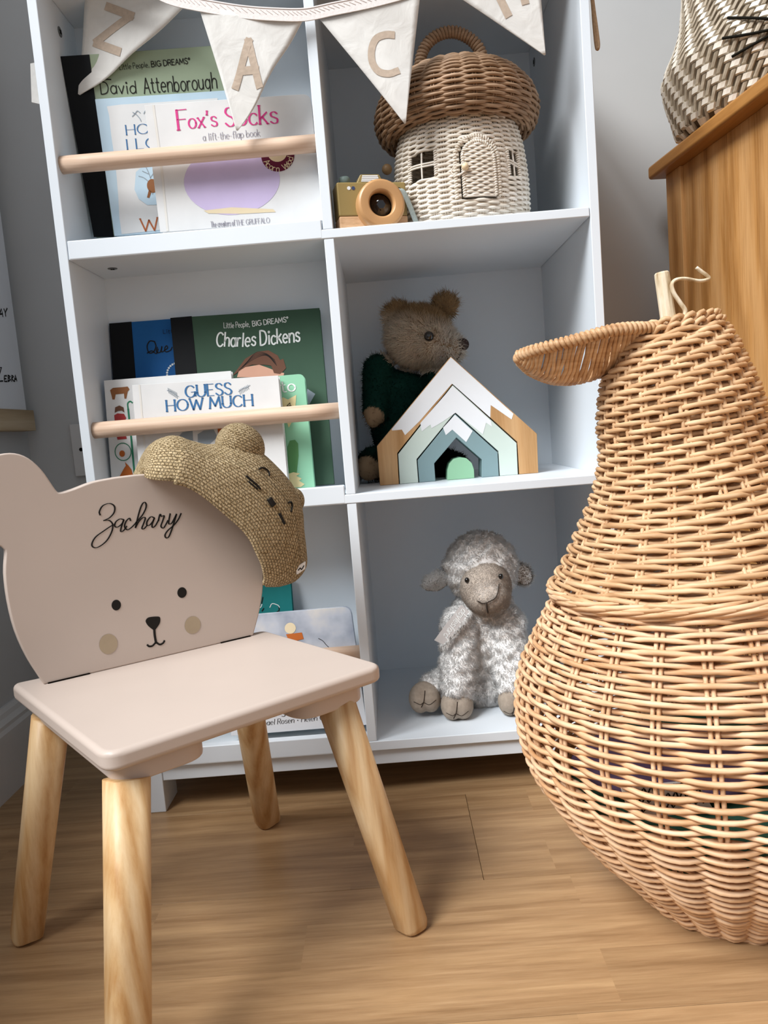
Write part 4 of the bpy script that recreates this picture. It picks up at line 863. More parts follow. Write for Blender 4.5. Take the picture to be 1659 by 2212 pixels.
def jcol(Wp, N): 
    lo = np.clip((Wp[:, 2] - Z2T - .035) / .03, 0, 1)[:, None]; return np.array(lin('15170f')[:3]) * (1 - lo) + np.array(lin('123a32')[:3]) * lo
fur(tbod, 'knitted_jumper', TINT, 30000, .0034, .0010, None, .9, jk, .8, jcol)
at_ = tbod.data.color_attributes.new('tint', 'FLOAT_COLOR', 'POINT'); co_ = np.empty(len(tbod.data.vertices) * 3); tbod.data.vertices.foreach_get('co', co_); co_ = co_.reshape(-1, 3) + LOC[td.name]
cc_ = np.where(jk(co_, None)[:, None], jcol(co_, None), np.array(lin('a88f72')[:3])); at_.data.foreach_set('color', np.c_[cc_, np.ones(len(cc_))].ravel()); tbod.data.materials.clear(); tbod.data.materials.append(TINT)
fur(tbod, 'paw_fur', TINT, 2500, .007, .001, None, .4, lambda W_, N: paw_keep(W_), .3, lambda W_, N: np.tile(lin('8f755c')[:3], (len(W_), 1)))
tb_ = bvh(tbod); EYE = NT('glossy_eye', .08, .8); EYE.color('0d0705')
MB().ell(hit(tb_, 928, 729, .0085), (.0078, .007, .0078), 18, 12).build('eye', EYE.m, td, smooth=True)
nz_ = hit(tb_, 997, 750); nz_ = nz_ if nz_ is not None else mz + (.018, -.012, .004)
m = MB(); m.ell(nz_ + (.002, -.0105, .003), (.0092, .0068, .0095), 16, 10); m.build('nose', plain('brown_nose', '2a1712', .5, .4), td, smooth=True)
m = MB(); m.tube(spline([nz_ + (-.002, -.011, -.003), nz_ + (-.004, -.0105, -.012), nz_ + (-.010, -.0085, -.02)], 5), .0014, 6); m.build('mouth_stitch', plain('brown_thread', '2f1d16', .8, .1), td, smooth=True)
# ================================================================== the lamb
YL = .12; lh = aty(1038, 1225, YL + .005); lf = aty(1049, 1268, YL - .032)
lb = thing('plush_lamb', (float(aty(1040, 1500, YL)[0]), YL, Z3T), 'white plush lamb with taupe face and hooves, sitting in the bottom right cubby', 'plush lamb')
WSK = plain('lamb_backing', 'f4f2ef', .95, .05); TP = plain('taupe_plush', 'b9ac9f', .9, .1, .1, 260, .4)
yb = YL + .015
def f(m):
    m.ell(lh, (.054, .048, .052), 24, 16); m.ell(aty(1045, 1395, yb), (.058, .047, .082), 26, 18); m.ell(aty(1050, 1470, yb + .01), (.064, .055, .045), 24, 14)
    m.ell(aty(1045, 1320, yb), (.046, .04, .04))
    cap_(m, aty(995, 1350, YL - .01), aty(990, 1488, .072), .028, .0235); cap_(m, aty(1092, 1350, YL - .01), aty(1112, 1492, .072), .028, .0235)
    cap_(m, aty(990, 1465, YL), aty(940, 1486, .10), .028, .021)
wool = blob('woolly_body', f, WSK, lb, .0036, 5)
head_c = lf
puff(wool, .0016, .003)
def wkeep(Wp, N): return np.linalg.norm((Wp - lf) / (.036, .046, .046), axis=1) > 1
fur(wool, 'wool', fur_mat('white_wool', ['f8f6f3', 'fbfaf8', 'fefefd']), 56000, .0052, .0009, lambda Wp, N: np.array([0, -.1, -.45]), .35, wkeep, .2, None, True, .45)
def f(m): m.ell(lf, (.0385, .036, .041), 26, 18); m.ell(lf + (.002, -.012, -.012), (.033, .03, .03), 24, 14)
face = blob('face', f, TP, lb, .003, 4)
def fcol(Wp, N):
    d = np.linalg.norm((Wp - (lf + (.002, -.04, .002))) / (.017, .03, .014), axis=1); a = np.clip(1.6 - d, 0, 1)[:, None]; s_ = np.array(lin('c2b5a8')[:3]); return s_ * (1 - a) + np.array(lin('e0d8d0')[:3]) * a
fur(face, 'short_pile', TINT, 30000, .0022, .0005, lambda Wp, N: np.array([0, 0, -.5]), .4, None, .3, fcol, True)
ft_ = bvh(face); BEAD = NT('black_bead', .12, .7); BEAD.color('0d0c0c')
for u, v in ((1011, 1254), (1080, 1246)): MB().ell(hit(ft_, u, v, .0022), (.0036, .0036, .0042), 14, 9).build('eye', BEAD.m, face, smooth=True)
m = MB(); TH = plain('dark_stitch', '3b332d', .9, .05)
stitch(ft_, [(1076, 1262), (1075, 1276), (1070, 1290), (1060, 1297), (1051, 1301)], .0009, .0028, mb=m); stitch(ft_, [(1051, 1301), (1052, 1311), (1054, 1321)], .0011, .0028, mb=m); stitch(ft_, [(1051, 1301), (1042, 1302), (1033, 1297)], .0008, .0028, mb=m); m.build('mouth_stitch', TH, face, smooth=True)
for pts, r0, yy in (([(972, 1246), (948, 1254), (930, 1262)], (.006, .015, .011), YL), ([(1108, 1225), (1122, 1236), (1133, 1247)], (.006, .0155, .012), YL + .005)):
    P = np.array([aty(u, v, yy) for u, v in pts])
    def f(m): 
        for p, r in zip(spline(P, 4), np.interp(np.linspace(0, 1, 9), [0, .6, 1], r0)): m.ell(p, (r, .006, r * .95), 14, 9)
    e = blob('ear', f, WSK, lb, .0024, 3); puff(e, .0006, .001); fur(e, 'ear_wool', fur_mat('ear_wool', ['f8f6f3', 'fbfaf8', 'fefefd']), 6000, .0045, .0007, None, .4, lambda Wp, N: N[:, 1] > -.55 if yy > YL else N[:, 2] > -.45, .5)
    if yy > YL: 
        fur(e, 'ear_lining', TINT, 3000, .0018, .0006, None, .4, lambda Wp, N: N[:, 1] < -.4, .3, lambda W_, N: np.tile(lin('978a7d')[:3], (len(W_), 1)))
    else: fur(e, 'ear_lining', TINT, 2000, .0018, .0006, None, .4, lambda Wp, N: N[:, 2] < -.5, .3, lambda W_, N: np.tile(lin('978a7d')[:3], (len(W_), 1)))
HOOF = plain('taupe_suede', 'a09385', .9, .1, .06, 160, .3)
for (u, v), rad, yy in (((988, 1532), (.0235, .022, .0215), .062), ((918, 1508), (.0235, .022, .022), .082), ((1112, 1528), (.0235, .022, .0215), .062)):
    p = aty(u, v, yy); p[2] = max(p[2], Z3T + rad[2] * .96)
    def f(m): m.ell(p + (-.008, 0, 0), np.array(rad) * (.72, 1, 1)); m.ell(p + (.008, 0, 0), np.array(rad) * (.72, 1, 1)); m.ell(p + (0, .004, .004), np.array(rad) * (.95, .9, .95))
    h = blob('hoof', f, HOOF, lb, .0022, 3); t_ = bvh(h); uv0 = (u, v)
    mm = stitch(t_, [(u, v - 16), (u - 1, v - 4), (u - 3, v + 9), (u - 8, v + 20)], .0007, .0001)
    stitch(t_, [(u - 24, v + 8), (u - 10, v + 14), (u - 3, v + 10), (u + 10, v + 14), (u + 24, v + 4)], .0005, .0001, mb=mm)
    if mm.v: mm.build('hoof_seam', TH, h, smooth=True)
RIB = plain('grey_ribbon', 'b5b0ad', .6, .3, .02, 100); pr = Plane(aty(975, 1350, .062), (1, -.15, 0), (0, .25, 1))
m = MB(); m.prism(pr.w(ccw([pr.px(*p) for p in [(997, 1306), (1013, 1321), (986, 1362), (957, 1392), (938, 1383), (962, 1350)]])), -pr.N * .0008); rb = m.build('ribbon_tag', RIB, lb)
m = MB(); pr.text(m, 'daylesford', (999, 1314), (958, 1372), 15, .9, .5, 0, .25); m.build('ribbon_lettering', B['ink_white'], rb)
# ================================================================== the bear chair
H = .288; ch = thing('bear_chair', (.1925, -.28, 0), 'small beige wooden chair with bear face backrest and pine legs', 'chair')
hatless = None
seat = np.array([atz(u, v, H)[:2] for u, v in [(22, 1476), (224, 1633), (830, 1434), (571, 1360)]])
so = rpoly(ccw(seat), [.012, .018, .016, .012], 7); s3 = np.c_[so, np.full(len(so), H)]
MB().prism(s3, (0, 0, -.0175)).build('seat', CHAIRP, ch, bevel=.0055, seg=4)
ctr = seat.mean(0)
BLc, FLc, FRc, BRc = seat
def batten(F_, Bk, Fo, Bo):
    d = nrm(Fo - F_); b0 = F_ + d * .013 + nrm(Bk - F_) * .012; b1 = Bk + d * .013 + nrm(F_ - Bk) * .02; w_ = .082
    q_ = np.array([b0, b0 + d * w_, b1 + d * w_, b1]); q_ = rpoly(ccw(q_), .026, 8); MB().prism(np.c_[q_, np.full(len(q_), H - .0175)], (0, 0, -.0185)).build('leg_block', CHAIRP, ch, bevel=.0025, seg=3)
batten(FLc, BLc, FRc, BRc); batten(FRc, BRc, FLc, BLc)
u_, v_ = np.array([.766, .643]), np.array([.643, -.766]); C0 = np.array([.1925, -.28])
for su, sv, foot in ((-1, 1, (.173, -.505)), (1, 1, (.402, -.292)), (-1, -1, (-.023, -.262)), (1, -1, (.211, -.05))):
    top = C0 + u_ * su * .112 + v_ * sv * .098; a = np.array([foot[0], foot[1], 0.]); b_ = np.array([top[0], top[1], H - .034])
    if (su, sv) == (-1, 1): b_[:2] = (.178, -.437)
    if (su, sv) == (1, 1): b_[:2] = (.343, -.296)
    d = nrm(b_ - a); X = nrm(np.cross(d, (v_[0], v_[1], 0))); Y = np.cross(d, X); n = 24; an = np.arange(n) * 2 * PI / n; rr = 1 / (np.abs(np.cos(an)) ** 3.2 + np.abs(np.sin(an)) ** 3.2) ** (1 / 3.2)
    V = []; ts = [0, .012, .03, .5, 1.0]; rs = [.0105, .0148, .0162, .0168, .0178]; L = np.linalg.norm(b_ - a)
    for t_, r in zip(ts, rs):
        ring = a + d * (t_ * L) + r * rr[:, None] * (np.cos(an)[:, None] * X + np.sin(an)[:, None] * Y)
        if t_ < .05: ring[:, 2] = np.maximum(ring[:, 2] * (1 if t_ > .02 else .0) + (0 if t_ > .02 else .0 if t_ == 0 else .003), 0)
        V.append(ring)
    mb = MB(); mb.add(np.vstack(V), [(i * n + k, i * n + (k + 1) % n, (i + 1) * n + (k + 1) % n, (i + 1) * n + k) for i in range(4) for k in range(n)] + [tuple(range(n - 1, -1, -1)), tuple(4 * n + k for k in range(n))])
    mb.build('leg', PINE, ch, smooth=True)
A0, B0 = atz(95, 1479, H), atz(548, 1373, H); ub = nrm(B0 - A0); PB = Plane(A0, ub, (0, 0, 1)); TB = .0145
top_px = [(95, 1479), (60, 1425), (33, 1365), (17, 1300), (10, 1240), (12, 1195), (8, 1186), (0, 1180)]
L_ = [PB.px(*p) for p in top_px]; xm = .1185
ear = [PB.px(*p) for p in [(-18, 1172), (-50, 1135), (-62, 1085), (-52, 1030), (-28, 992), (0, 981), (32, 979), (62, 990), (90, 1015), (110, 1043), (122, 1060), (132, 1064)]]
head = [PB.px(*p) for p in [(160, 1056), (200, 1041), (250, 1031), (300, 1030)]]
half = L_ + ear + head; half = np.array([p for p in half if p[0] < xm]); half[0] = (.0, .0)
def fillet(P): return spline(P, 3)
left = fillet(half); right = left[::-1].copy(); right[:, 0] = 2 * xm - right[:, 0]
outl = np.vstack([left, [xm, left[-1][1] + .0005], right]); outl = ccw(outl)
bk = MB().prism(PB.w(outl), -PB.N * TB).build('backrest', CHAIRP, ch, bevel=.0018, seg=3)
for a_, b_ in ((.004, .046), (xm * 2 - .042, xm * 2 - .004)): MB().prism(PB.w(ccw([(a_, -.0004), (b_, -.0004), (b_, .0013), (a_, .0013)]), .0012), -PB.N * .004).build('slot_gap', DARK, bk)
def face_part(name, fn, m):
    mb = MB(); fn(mb); return mb.build(name, m, bk)
for c in ((251, 1307), (393, 1280)): face_part('painted_eye', lambda m: PB.ellipse(m, c, 10, 11.5), INK)
for c, r in (((234, 1391), 19.5), ((416, 1350), 17)): face_part('painted_cheek', lambda m: PB.ellipse(m, c, r, r * 1.12), CHEEK)
face_part('painted_nose', lambda m: PB.poly(m, [tuple(p) for p in spline([(315, 1339), (320, 1334), (331, 1332), (343, 1332), (346, 1336), (345, 1346), (338, 1357), (334, 1361), (330, 1360), (320, 1352), (315, 1344)], 3, True)]), INK)
def f(m):
    PB.strokepx(m, [(333, 1358), (334, 1372), (336, 1384), (337, 1389)], 5); PB.strokepx(m, [(318, 1393), (322, 1396), (329, 1395), (335, 1389)], 4); PB.strokepx(m, [(338, 1388), (345, 1392), (352, 1389), (355, 1384)], 4)
face_part('painted_mouth', f, INK)
ZS = 1 / 3.4563
def zpt(p): return (140 + p[0] * ZS, 1050 + p[1] * ZS)
NAME = [[(263, 216), (258, 190), (283, 147), (333, 130), (369, 150), (368, 195), (335, 235), (289, 258)], [(289, 258), (330, 256), (356, 285), (350, 340), (310, 410), (250, 455), (212, 456), (202, 430), (230, 380), (290, 335), (345, 298), (375, 285)],
        [(440, 250), (410, 246), (380, 268), (372, 298), (393, 306), (425, 282), (440, 252)], [(440, 252), (422, 305), (417, 338), (438, 332), (462, 300)],
        [(490, 257), (481, 240), (456, 265), (446, 303), (467, 326), (500, 306), (530, 275)], [(528, 275), (578, 217), (604, 165), (605, 131), (590, 122), (570, 150), (548, 220), (527, 310)], [(527, 310), (552, 265), (582, 236), (600, 240), (586, 284), (575, 314), (590, 319), (615, 292)],
        [(667, 236), (641, 230), (615, 262), (612, 291), (632, 291), (655, 265), (668, 238)], [(668, 238), (651, 288), (655, 309), (675, 296), (700, 252)], [(698, 258), (706, 222), (713, 211), (720, 226), (741, 222), (730, 260), (717, 300), (735, 313), (752, 290), (768, 258)],
        [(786, 207), (777, 252), (776, 281), (796, 278), (815, 246), (833, 210)], [(833, 210), (815, 270), (796, 330), (774, 380), (754, 385), (748, 364), (770, 330), (815, 290), (846, 250), (867, 205)]]
face_part('name_lettering', lambda m: [PB.strokepx(m, [zpt(p) for p in st], 3.6, .0005, True, .42, 7) for st in NAME], INK)
# ================================================================== the knitted hat on the chair's ear
KN = NT('straw_knit', .92, .1)
uvn = KN.n('ShaderNodeUVMap'); mpp = KN.n('ShaderNodeMapping'); mpp.inputs['Scale'].default_value = (1, 1, 1); KN.l(uvn.outputs[0], mpp.inputs[0])
br = KN.n('ShaderNodeTexBrick', offset=.5); br.inputs['Scale'].default_value = 1; br.inputs['Brick Width'].default_value = .0050; br.inputs['Row Height'].default_value = .0035; br.inputs['Mortar Size'].default_value = .0008; br.inputs['Mortar Smooth'].default_value = .8
br.inputs['Color1'].default_value = lin('a8926d'); br.inputs['Color2'].default_value = lin('bfab87'); br.inputs['Mortar'].default_value = lin('6b583c')
nzz = KN.n('ShaderNodeTexNoise', Scale=330.0, Detail=2.0); KN.l(KN.coord(), nzz.inputs['Vector'])
wob = KN.n('ShaderNodeVectorMath', operation='MULTIPLY_ADD'); KN.l(nzz.outputs['Color'], wob.inputs[0]); wob.inputs[1].default_value = (.0042, .0030, 0); KN.l(mpp.outputs[0], wob.inputs[2]); KN.l(wob.outputs[0], br.inputs['Vector'])
KN.color(KN.mix(.35, br.outputs['Color'], KN.ramp(nzz.outputs[0], [(.35, '7d6848'), (.65, 'd2bf9c')])))
inv = KN.n('ShaderNodeMath', operation='SUBTRACT'); inv.inputs[0].default_value = 1; KN.l(br.outputs['Fac'], inv.inputs[1]); KN.bump(inv.outputs[0], .9, .0022)
KNIT = KN.m
PBm = Plane(A0 - PB.N * TB * .5, ub, (0, 0, 1))
ST = [((317, 1026), (315, 1018), .003), ((320, 1034), (317, 1000), .026), ((344, 1038), (333, 962), .040), ((374, 1040), (372, 946), .048), ((404, 1047), (406, 956), .05), ((438, 1066), (446, 965), .052), ((472, 1091), (495, 962), .054), ((503, 1115), (548, 975), .055), ((528, 1138), (592, 1012), .056),
      ((546, 1162), (624, 1052), .056), ((558, 1188), (641, 1096), .055), ((568, 1212), (645, 1140), .052), ((573, 1232), (651, 1185), .048), ((575, 1247), (652, 1219), .042), ((571, 1259), (632, 1248), .034), ((575, 1263), (604, 1262), .008)]
def station(t):
    i = min(int(t), len(ST) - 2); f_ = t - i; a, b_ = ST[i], ST[i + 1]
    return [np.array(a[j]) * (1 - f_) + np.array(b_[j]) * f_ for j in (0, 1)] + [a[2] * (1 - f_) + b_[2] * f_]
arr = np.array([list(s[0]) + list(s[1]) + [s[2]] for s in ST]); arr = spline(arr, 4)
def loft(phi0, phi1, m_, rows, grow=0.0):
    V = []; UV = []; 
    for i, r in enumerate(rows):
        PBf = Plane(PBm.p + PB.N * r[4], ub, (0, 0, 1)); bf = PBf.w([PBf.px(r[0], r[1])])[0]; tp_ = PBm.w([PBm.px(r[2], r[3])])[0]; c = bf - PB.N * r[4]
        row = []
        for ph in np.linspace(phi0, phi1, m_):
            p = c + (bf - c) * math.cos(ph) * (1 + grow) + (tp_ - c) * math.sin(ph) * (1 + grow * .6); row.append(p)
        V.append(row)
    V = np.array(V); du = np.r_[0, np.cumsum(np.linalg.norm(np.diff(V[:, m_ // 2], axis=0), axis=1))]; UV = np.zeros((len(rows), m_, 2))
    for i in range(len(rows)): UV[i, :, 0] = du[i]; UV[i, :, 1] = np.r_[0, np.cumsum(np.linalg.norm(np.diff(V[i], axis=0), axis=1))]
    return V, UV
def grid_obj(name, V, UV, m, parent, thick):
    n, k = V.shape[:2]; mb = MB(); F = [(i * k + j, (i + 1) * k + j, (i + 1) * k + j + 1, i * k + j + 1) for i in range(n - 1) for j in range(k - 1)]
    mb.add(V.reshape(-1, 3), F); o = mb.build(name, m, parent, smooth=True); ul = o.data.uv_layers.new(name='UVMap'); uvf = UV.reshape(-1, 2)
    for p in o.data.polygons:
        for li in p.loop_indices: ul.data[li].uv = uvf[o.data.loops[li].vertex_index]
    s_ = o.modifiers.new('knit', 'SOLIDIFY'); s_.thickness = thick; s_.offset = 1; return o
V, UV = loft(0, PI, 25, arr); hb = V[len(V) // 2, 4]
ht = thing('knitted_hat', tuple(hb), 'straw coloured knitted baby hat with sleepy face and bear ears, hung on the chair back', 'hat')
crown = grid_obj('crown', V, UV, KNIT, ht, .003)
V2, UV2 = loft(-.06, .72, 12, arr[12:-4], .045); cuff = grid_obj('turned_up_brim', V2, UV2, KNIT, ht, .003)
for pts, r, dn in ((None, .031, .010), (None, .017, -.012)):
    PE = Plane(PBm.p + PB.N * dn, ub, (0, 0, 1)); c = PE.w([PE.px(*((519, 966) if r > .02 else (633, 1082)))])[0]
    ax_ = nrm(PE.w([PE.px(*((531, 936) if r > .02 else (648, 1082)))])[0] - c); lo = nrm(np.cross(ax_, PB.N)); mb = MB(); k = 16; n = 20; Vv = []; UVv = []
    for i in range(n + 1):
        a = PI * i / n
        for j in range(k): 
            b_ = 2 * PI * j / k; Vv.append(c + lo * r * math.cos(a) + (ax_ * math.cos(b_) * .92 * r + PB.N * math.sin(b_) * r * .6) * math.sin(a)); UVv.append((r * a, r * b_))
    mb.add(Vv, [(i * k + j, i * k + (j + 1) % k, (i + 1) * k + (j + 1) % k, (i + 1) * k + j) for i in range(n) for j in range(k)]); o = mb.build('bear_ear', KNIT, ht, smooth=True)
    ul = o.data.uv_layers.new(name='UVMap')
    for p in o.data.polygons:
        for li in p.loop_indices: ul.data[li].uv = UVv[o.data.loops[li].vertex_index]
ht_t = bvh(crown); hc_t = bvh(cuff)
def hstitch(name, lst, parent=crown):
    mb = MB()
    for pts, r in lst:
        P = []
        for p in spline(pts, 6):
            q_ = [x for x in (hit(ht_t, *p, .0009), hit(hc_t, *p, .0009)) if x is not None]
            if q_: P.append(min(q_, key=lambda x: np.linalg.norm(x - CAM_C)))
        if len(P) > 1: mb.tube(np.array(P), r, 6)
    if mb.v: mb.build(name, INK, parent, smooth=True)
hstitch('eyelash', [([(531, 1028), (541, 1037), (553, 1047), (562, 1057)], .0013), ([(536, 1040), (546, 1049), (556, 1057)], .001)])
hstitch('brow', [([(559, 1014), (566, 1011), (574, 1014), (580, 1021), (581, 1028)], .0010)]); hstitch('brow', [([(622, 1086), (628, 1085), (630, 1093), (628, 1106)], .0010)])
hstitch('nose', [([(580, 1077), (585, 1085), (590, 1092)], .0038)]); hstitch('mouth', [([(603, 1109), (608, 1120), (614, 1132)], .0016)])
PE = Plane(PBm.p + PB.N * .030, ub, (0, 0, 1)); lq = [PE.px(*p) for p in [(631, 1224), (652, 1211), (651, 1227), (634, 1239)]]
lab = MB().prism(PE.w(ccw(lq), .010), -PB.N * .002).build('woven_label', plain('label_white', 'e8e6e2', .8, .1), ht)
mb = MB(); PE.strokepx(mb, [(636, 1230), (640, 1225), (643, 1228), (648, 1220)], 2, .0105); mb.build('label_mark', INK, lab)
# ================================================================== the pear shaped laundry basket
PC = np.array([.7627, -.2726]); LDIR = nrm((-.91, .41, 0))
ZR = [0, .03, .06, .09, .12, .15, .18, .21, .24, .27, .30, .335, .352]
RB = [.083, .107, .134, .156, .1735, .1887, .1967, .1991, .1952, .1845, .168, .148, .142]
ZL = [.346, .36, .38, .40, .44, .48, .52, .555, .58, .596]
RL = [.1515, .1405, .127, .1165, .0945, .080, .0765, .068, .061, .054]
def off(z): return float(np.interp(z, [0, .2, .35, .45, .52, .60], [.018, .030, .037, .044, .051, .060]))
def tilt(z): return float(np.interp(z, [0, .15, .35, .6], [0.0, .03, .06, .13]))
def pear_frame(z):
    a = tilt(z); e3 = nrm(E3 * math.cos(a) + LDIR * math.sin(a)); e1 = nrm(np.cross((0, 1.0, 0), e3)); e2 = np.cross(e3, e1)
    c = np.array([PC[0], PC[1], z]) + LDIR * off(z); return c, e1, e2, e3
pb = thing('pear_basket', (PC[0] + LDIR[0] * .018, PC[1] + LDIR[1] * .018, 0), 'large rattan laundry basket shaped like a pear with leaf and stalk', 'basket')
NP, NLID = 26, 27
c0, *_ = pear_frame(0.0)
pbody = MB().lathe([(.088, 0), (.0895, .003), (.088, .0055), (.0001, .006)], c0, 60).build('basket_body', RATTAN, pb, smooth=True)
def weave_part(zs, rs, step, parent, m, rod, amp, N, flip0=0, jit=.0005, twill=False):
    Q, Nn = resample(list(zip(rs, zs)), step)
    for i, ((r, z), (nr, nz)) in enumerate(zip(Q, Nn)):
        c, e1, e2, e3 = pear_frame(z); mb = MB()
        weave_row(mb, c, e1, e2, e3, r, nr, nz, 0.0, N, amp * min(1, r / .08), rod * (1 + .07 * random.uniform(-1, 1)), 1 if (i + flip0) % 2 else -1, 6, 6, None, jit, 0.0, i if twill else None)
        o = mb.build('weaver', m, parent, smooth=True)
    return Q
QB = weave_part(ZR, RB, .0055, pbody, RATTAN, .0026, .0045, NP)
def stakes(Q, parent, m, r0, gap, n, name='stake'):
    for i in range(n):
        th = i * 2 * PI / n
        for s_ in (-1, 1):
            P = []
            for r, z in Q[::4]:
                c, e1, e2, e3 = pear_frame(z); a = th + s_ * gap / max(r, .05); P.append(c + r * (math.cos(a) * e1 + math.sin(a) * e2))
            MB().tube(np.array(P), r0, 6).build(name, m, parent, smooth=True)
stakes(QB, pbody, RATTAN, .0021, .0027, NP)
def braid(mb, z, r, n, rod, lift, rows=3, dz=.0042):
    """border: canes that climb over two stakes and dive under the next"""
    for k in range(rows):
        for i in range(n):
            P = []
            for t in np.linspace(0, 1, 9):
                a = (i + t * 2.6 + k * .4) * 2 * PI / n; zz = z + k * dz * .6 + lift * math.sin(t * PI) ; c, e1, e2, e3 = pear_frame(z); rr = r + .0042 * math.sin(t * PI) - .0018
                P.append(c + rr * (math.cos(a) * e1 + math.sin(a) * e2) + e3 * (k * dz * .6 + (t - .5) * .0085))
            mb.tube(np.array(P), np.array([.6, .9, 1, 1, 1, 1, 1, .9, .6]) * rod, 6)
mb = MB(); braid(mb, .340, .1475, NP, .0027, .002, 2); mb.build('body_border', RATTAN, pbody, smooth=True, kind='stuff')
mb = MB()
lidm = MB(); braid(lidm, .345, .152, NP, .0026, .002, 2); lid = lidm.build('pear_lid', RATTAN, pb, smooth=True)
QL = weave_part(ZL, RL, .0050, lid, RATTAN2, .0026, .0040, NLID, 1, .0005, True)
stakes(QL, lid, RATTAN2, .0021, .0025, NLID)
# scalloped top border and the woven top disc
mb = MB(); c, e1, e2, e3 = pear_frame(.598)
for i in range(NP):
    for rr0, lift, sp_ in ((.048, .014, 2.4), (.052, .007, 1.6)):
        P = []
        for t in np.linspace(0, 1, 11):
            a = (i + t * sp_) * 2 * PI / NP; r = rr0 + .008 * (1 - 2 * abs(t - .5)) - .007 * t; P.append(c + r * (math.cos(a) * e1 + math.sin(a) * e2) + e3 * (-.006 + lift * math.sin(t * PI)))
        mb.tube(np.array(P), .0026, 6)
mb.build('top_border', RATTAN2, lid, smooth=True, kind='stuff')
mb = MB()
for i, r in enumerate(np.arange(.008, .048, .0046)): weave_row(mb, c - e3 * .006, e1, e2, e3, r, 0.0, 1.0, 0, 12 if r < .03 else NP, .0022, .0023, 1 if i % 2 else -1, 5, 6, None, .0004)
mb.build('top_disc', RATTAN2, lid, smooth=True, kind='stuff')
k_ = NT('bare_stalk_wood', .8, .15); nz = k_.n('ShaderNodeTexNoise', Scale=1.0, Detail=5.0); k_.l(k_.coord((130, 130, 26)), nz.inputs['Vector'])
k_.color(k_.ramp(nz.outputs[0], [(.3, 'a48a66'), (.5, 'd8c8ab'), (.7, 'ece2cf')])); k_.bump(nz.outputs[0], .5, .0015); STALK = k_.m
ys = c[1] - .012; sb, stp = aty(1446, 706, ys), aty(1429, 588, ys); mb = MB(); PP = np.array([sb + (stp - sb) * t for t in (-.12, 0, .3, .6, .9, .975, 1)])
mb.tube(PP, [.0086, .0086, .0083, .0082, .0081, .0078, .0066], 14, squash=(1, .9)); mb.build('stalk', STALK, lid, smooth=False)
tn = spline([aty(u, v, ys - .010) for u, v in [(1416, 703), (1440, 696), (1474, 684), (1480, 671), (1470, 655), (1456, 634), (1451, 616), (1459, 605), (1480, 602), (1510, 607), (1530, 603), (1528, 596), (1516, 587), (1504, 578)]], 5)
mb = MB(); mb.tube(tn, np.linspace(.0038, .0028, len(tn)), 8, up=(0, -1, 0), squash=(1, .55)); mb.build('tendril', STALK, lid, smooth=True)
# the leaf: two rods that meet at the tip, wound and bridged with cane
yy0 = c[1]
near = spline([aty(u, v, y) for u, v, y in [(1447, 711, -.285), (1400, 708, -.293), (1330, 712, -.301), (1240, 735, -.299), (1160, 755, -.285), (1122, 768, -.266)]], 8)
far = spline([aty(u, v, y) for u, v, y in [(1440, 716, -.245), (1395, 745, -.228), (1330, 782, -.215), (1268, 812, -.211), (1205, 824, -.218), (1150, 806, -.241), (1120, 780, -.263)]], 8)
def rs_(P, n):
    d = np.r_[0, np.cumsum(np.linalg.norm(np.diff(P, axis=0), axis=1))]; return np.stack([np.interp(np.linspace(0, d[-1], n), d, P[:, i]) for i in range(3)], 1)
NL = 37; A_, F_ = rs_(near, NL), rs_(far, NL)
mb = MB(); mb.tube(near, .0042, 8); coil(mb, near, .0043, .0023, .0049, 6); mb.tube(far, .0030, 8); coil(mb, far, .0032, .0019, .0045, 6)
mb.ell((A_[-1] + F_[-1]) / 2, (.0062, .0062, .0062)); leaf = mb.build('leaf', RATTAN2, lid, smooth=True)
mb = MB()
for i in range(1, NL - 1):
    w_ = np.linalg.norm(A_[i] - F_[i]); j = min(NL - 1, i + 2); P = []
    for t in np.linspace(0, 1, 7):
        p = A_[i] * (1 - t) + F_[j] * t + np.array([0, 0, -.20 * w_ * math.sin(t * PI)]); P.append(p + np.array([.0012 * random.uniform(-1, 1), 0, 0]))
    mb.tube(np.array(P), .0024, 6)
mb.build('leaf_cane', RATTAN2, leaf, smooth=True, kind='stuff')
# what shows through the weave: printed bag and a folded purple cloth lying inside
GB = plain('green_print_bag', '3f6b58', .8, .1, .05, 30)
bx = np.array([PC[0] + LDIR[0] * .03, PC[1] + LDIR[1] * .03]); tI = thing('printed_bag', (bx[0], bx[1], .007), 'green printed bag with black lettering lying inside the pear basket, seen through the weave', 'bag')
MB().lathe([(.055, .0075), (.072, .012), (.104, .045), (.132, .085), (.150, .120), (.13, .142), (.04, .148), (.0001, .149)], (bx[0], bx[1], 0), 32).build('bag_cloth', GB, tI, smooth=True)
yl_ = bx[1] - .118; PI_ = Plane(aty(1420, 1700, yl_), (1, .12, 0), (0, -.45, 1)); mb = MB(); mb.prism(PI_.w(ccw([PI_.px(*p) for p in [(1330, 1680), (1490, 1665), (1530, 1730), (1350, 1745)]]), .012), -PI_.N * .002); wp = mb.build('paper_label', B['ink_white'], tI)
mb = MB()
for r in range(3): PI_.strokepx(mb, [(1345 + 8 * i + 4 * r, 1690 + 18 * r - 1.2 * i + (7 if i % 2 else -7)) for i in range(20)], 3.5, .0128, True, 1.0, 3)
mb.build('label_lettering', INK, wp)
tI = thing('folded_cloth', (bx[0] - .06, bx[1] + .01, .149), 'dusky purple folded cloth lying on the printed bag inside the pear basket', 'cloth')
MB().ell((bx[0] - .06, bx[1] - .03, .162), (.095, .085, .016), 24, 12).build('cloth_fold', plain('dusky_purple', '6c5a78', .9, .1, .1, 40), tI, smooth=True)
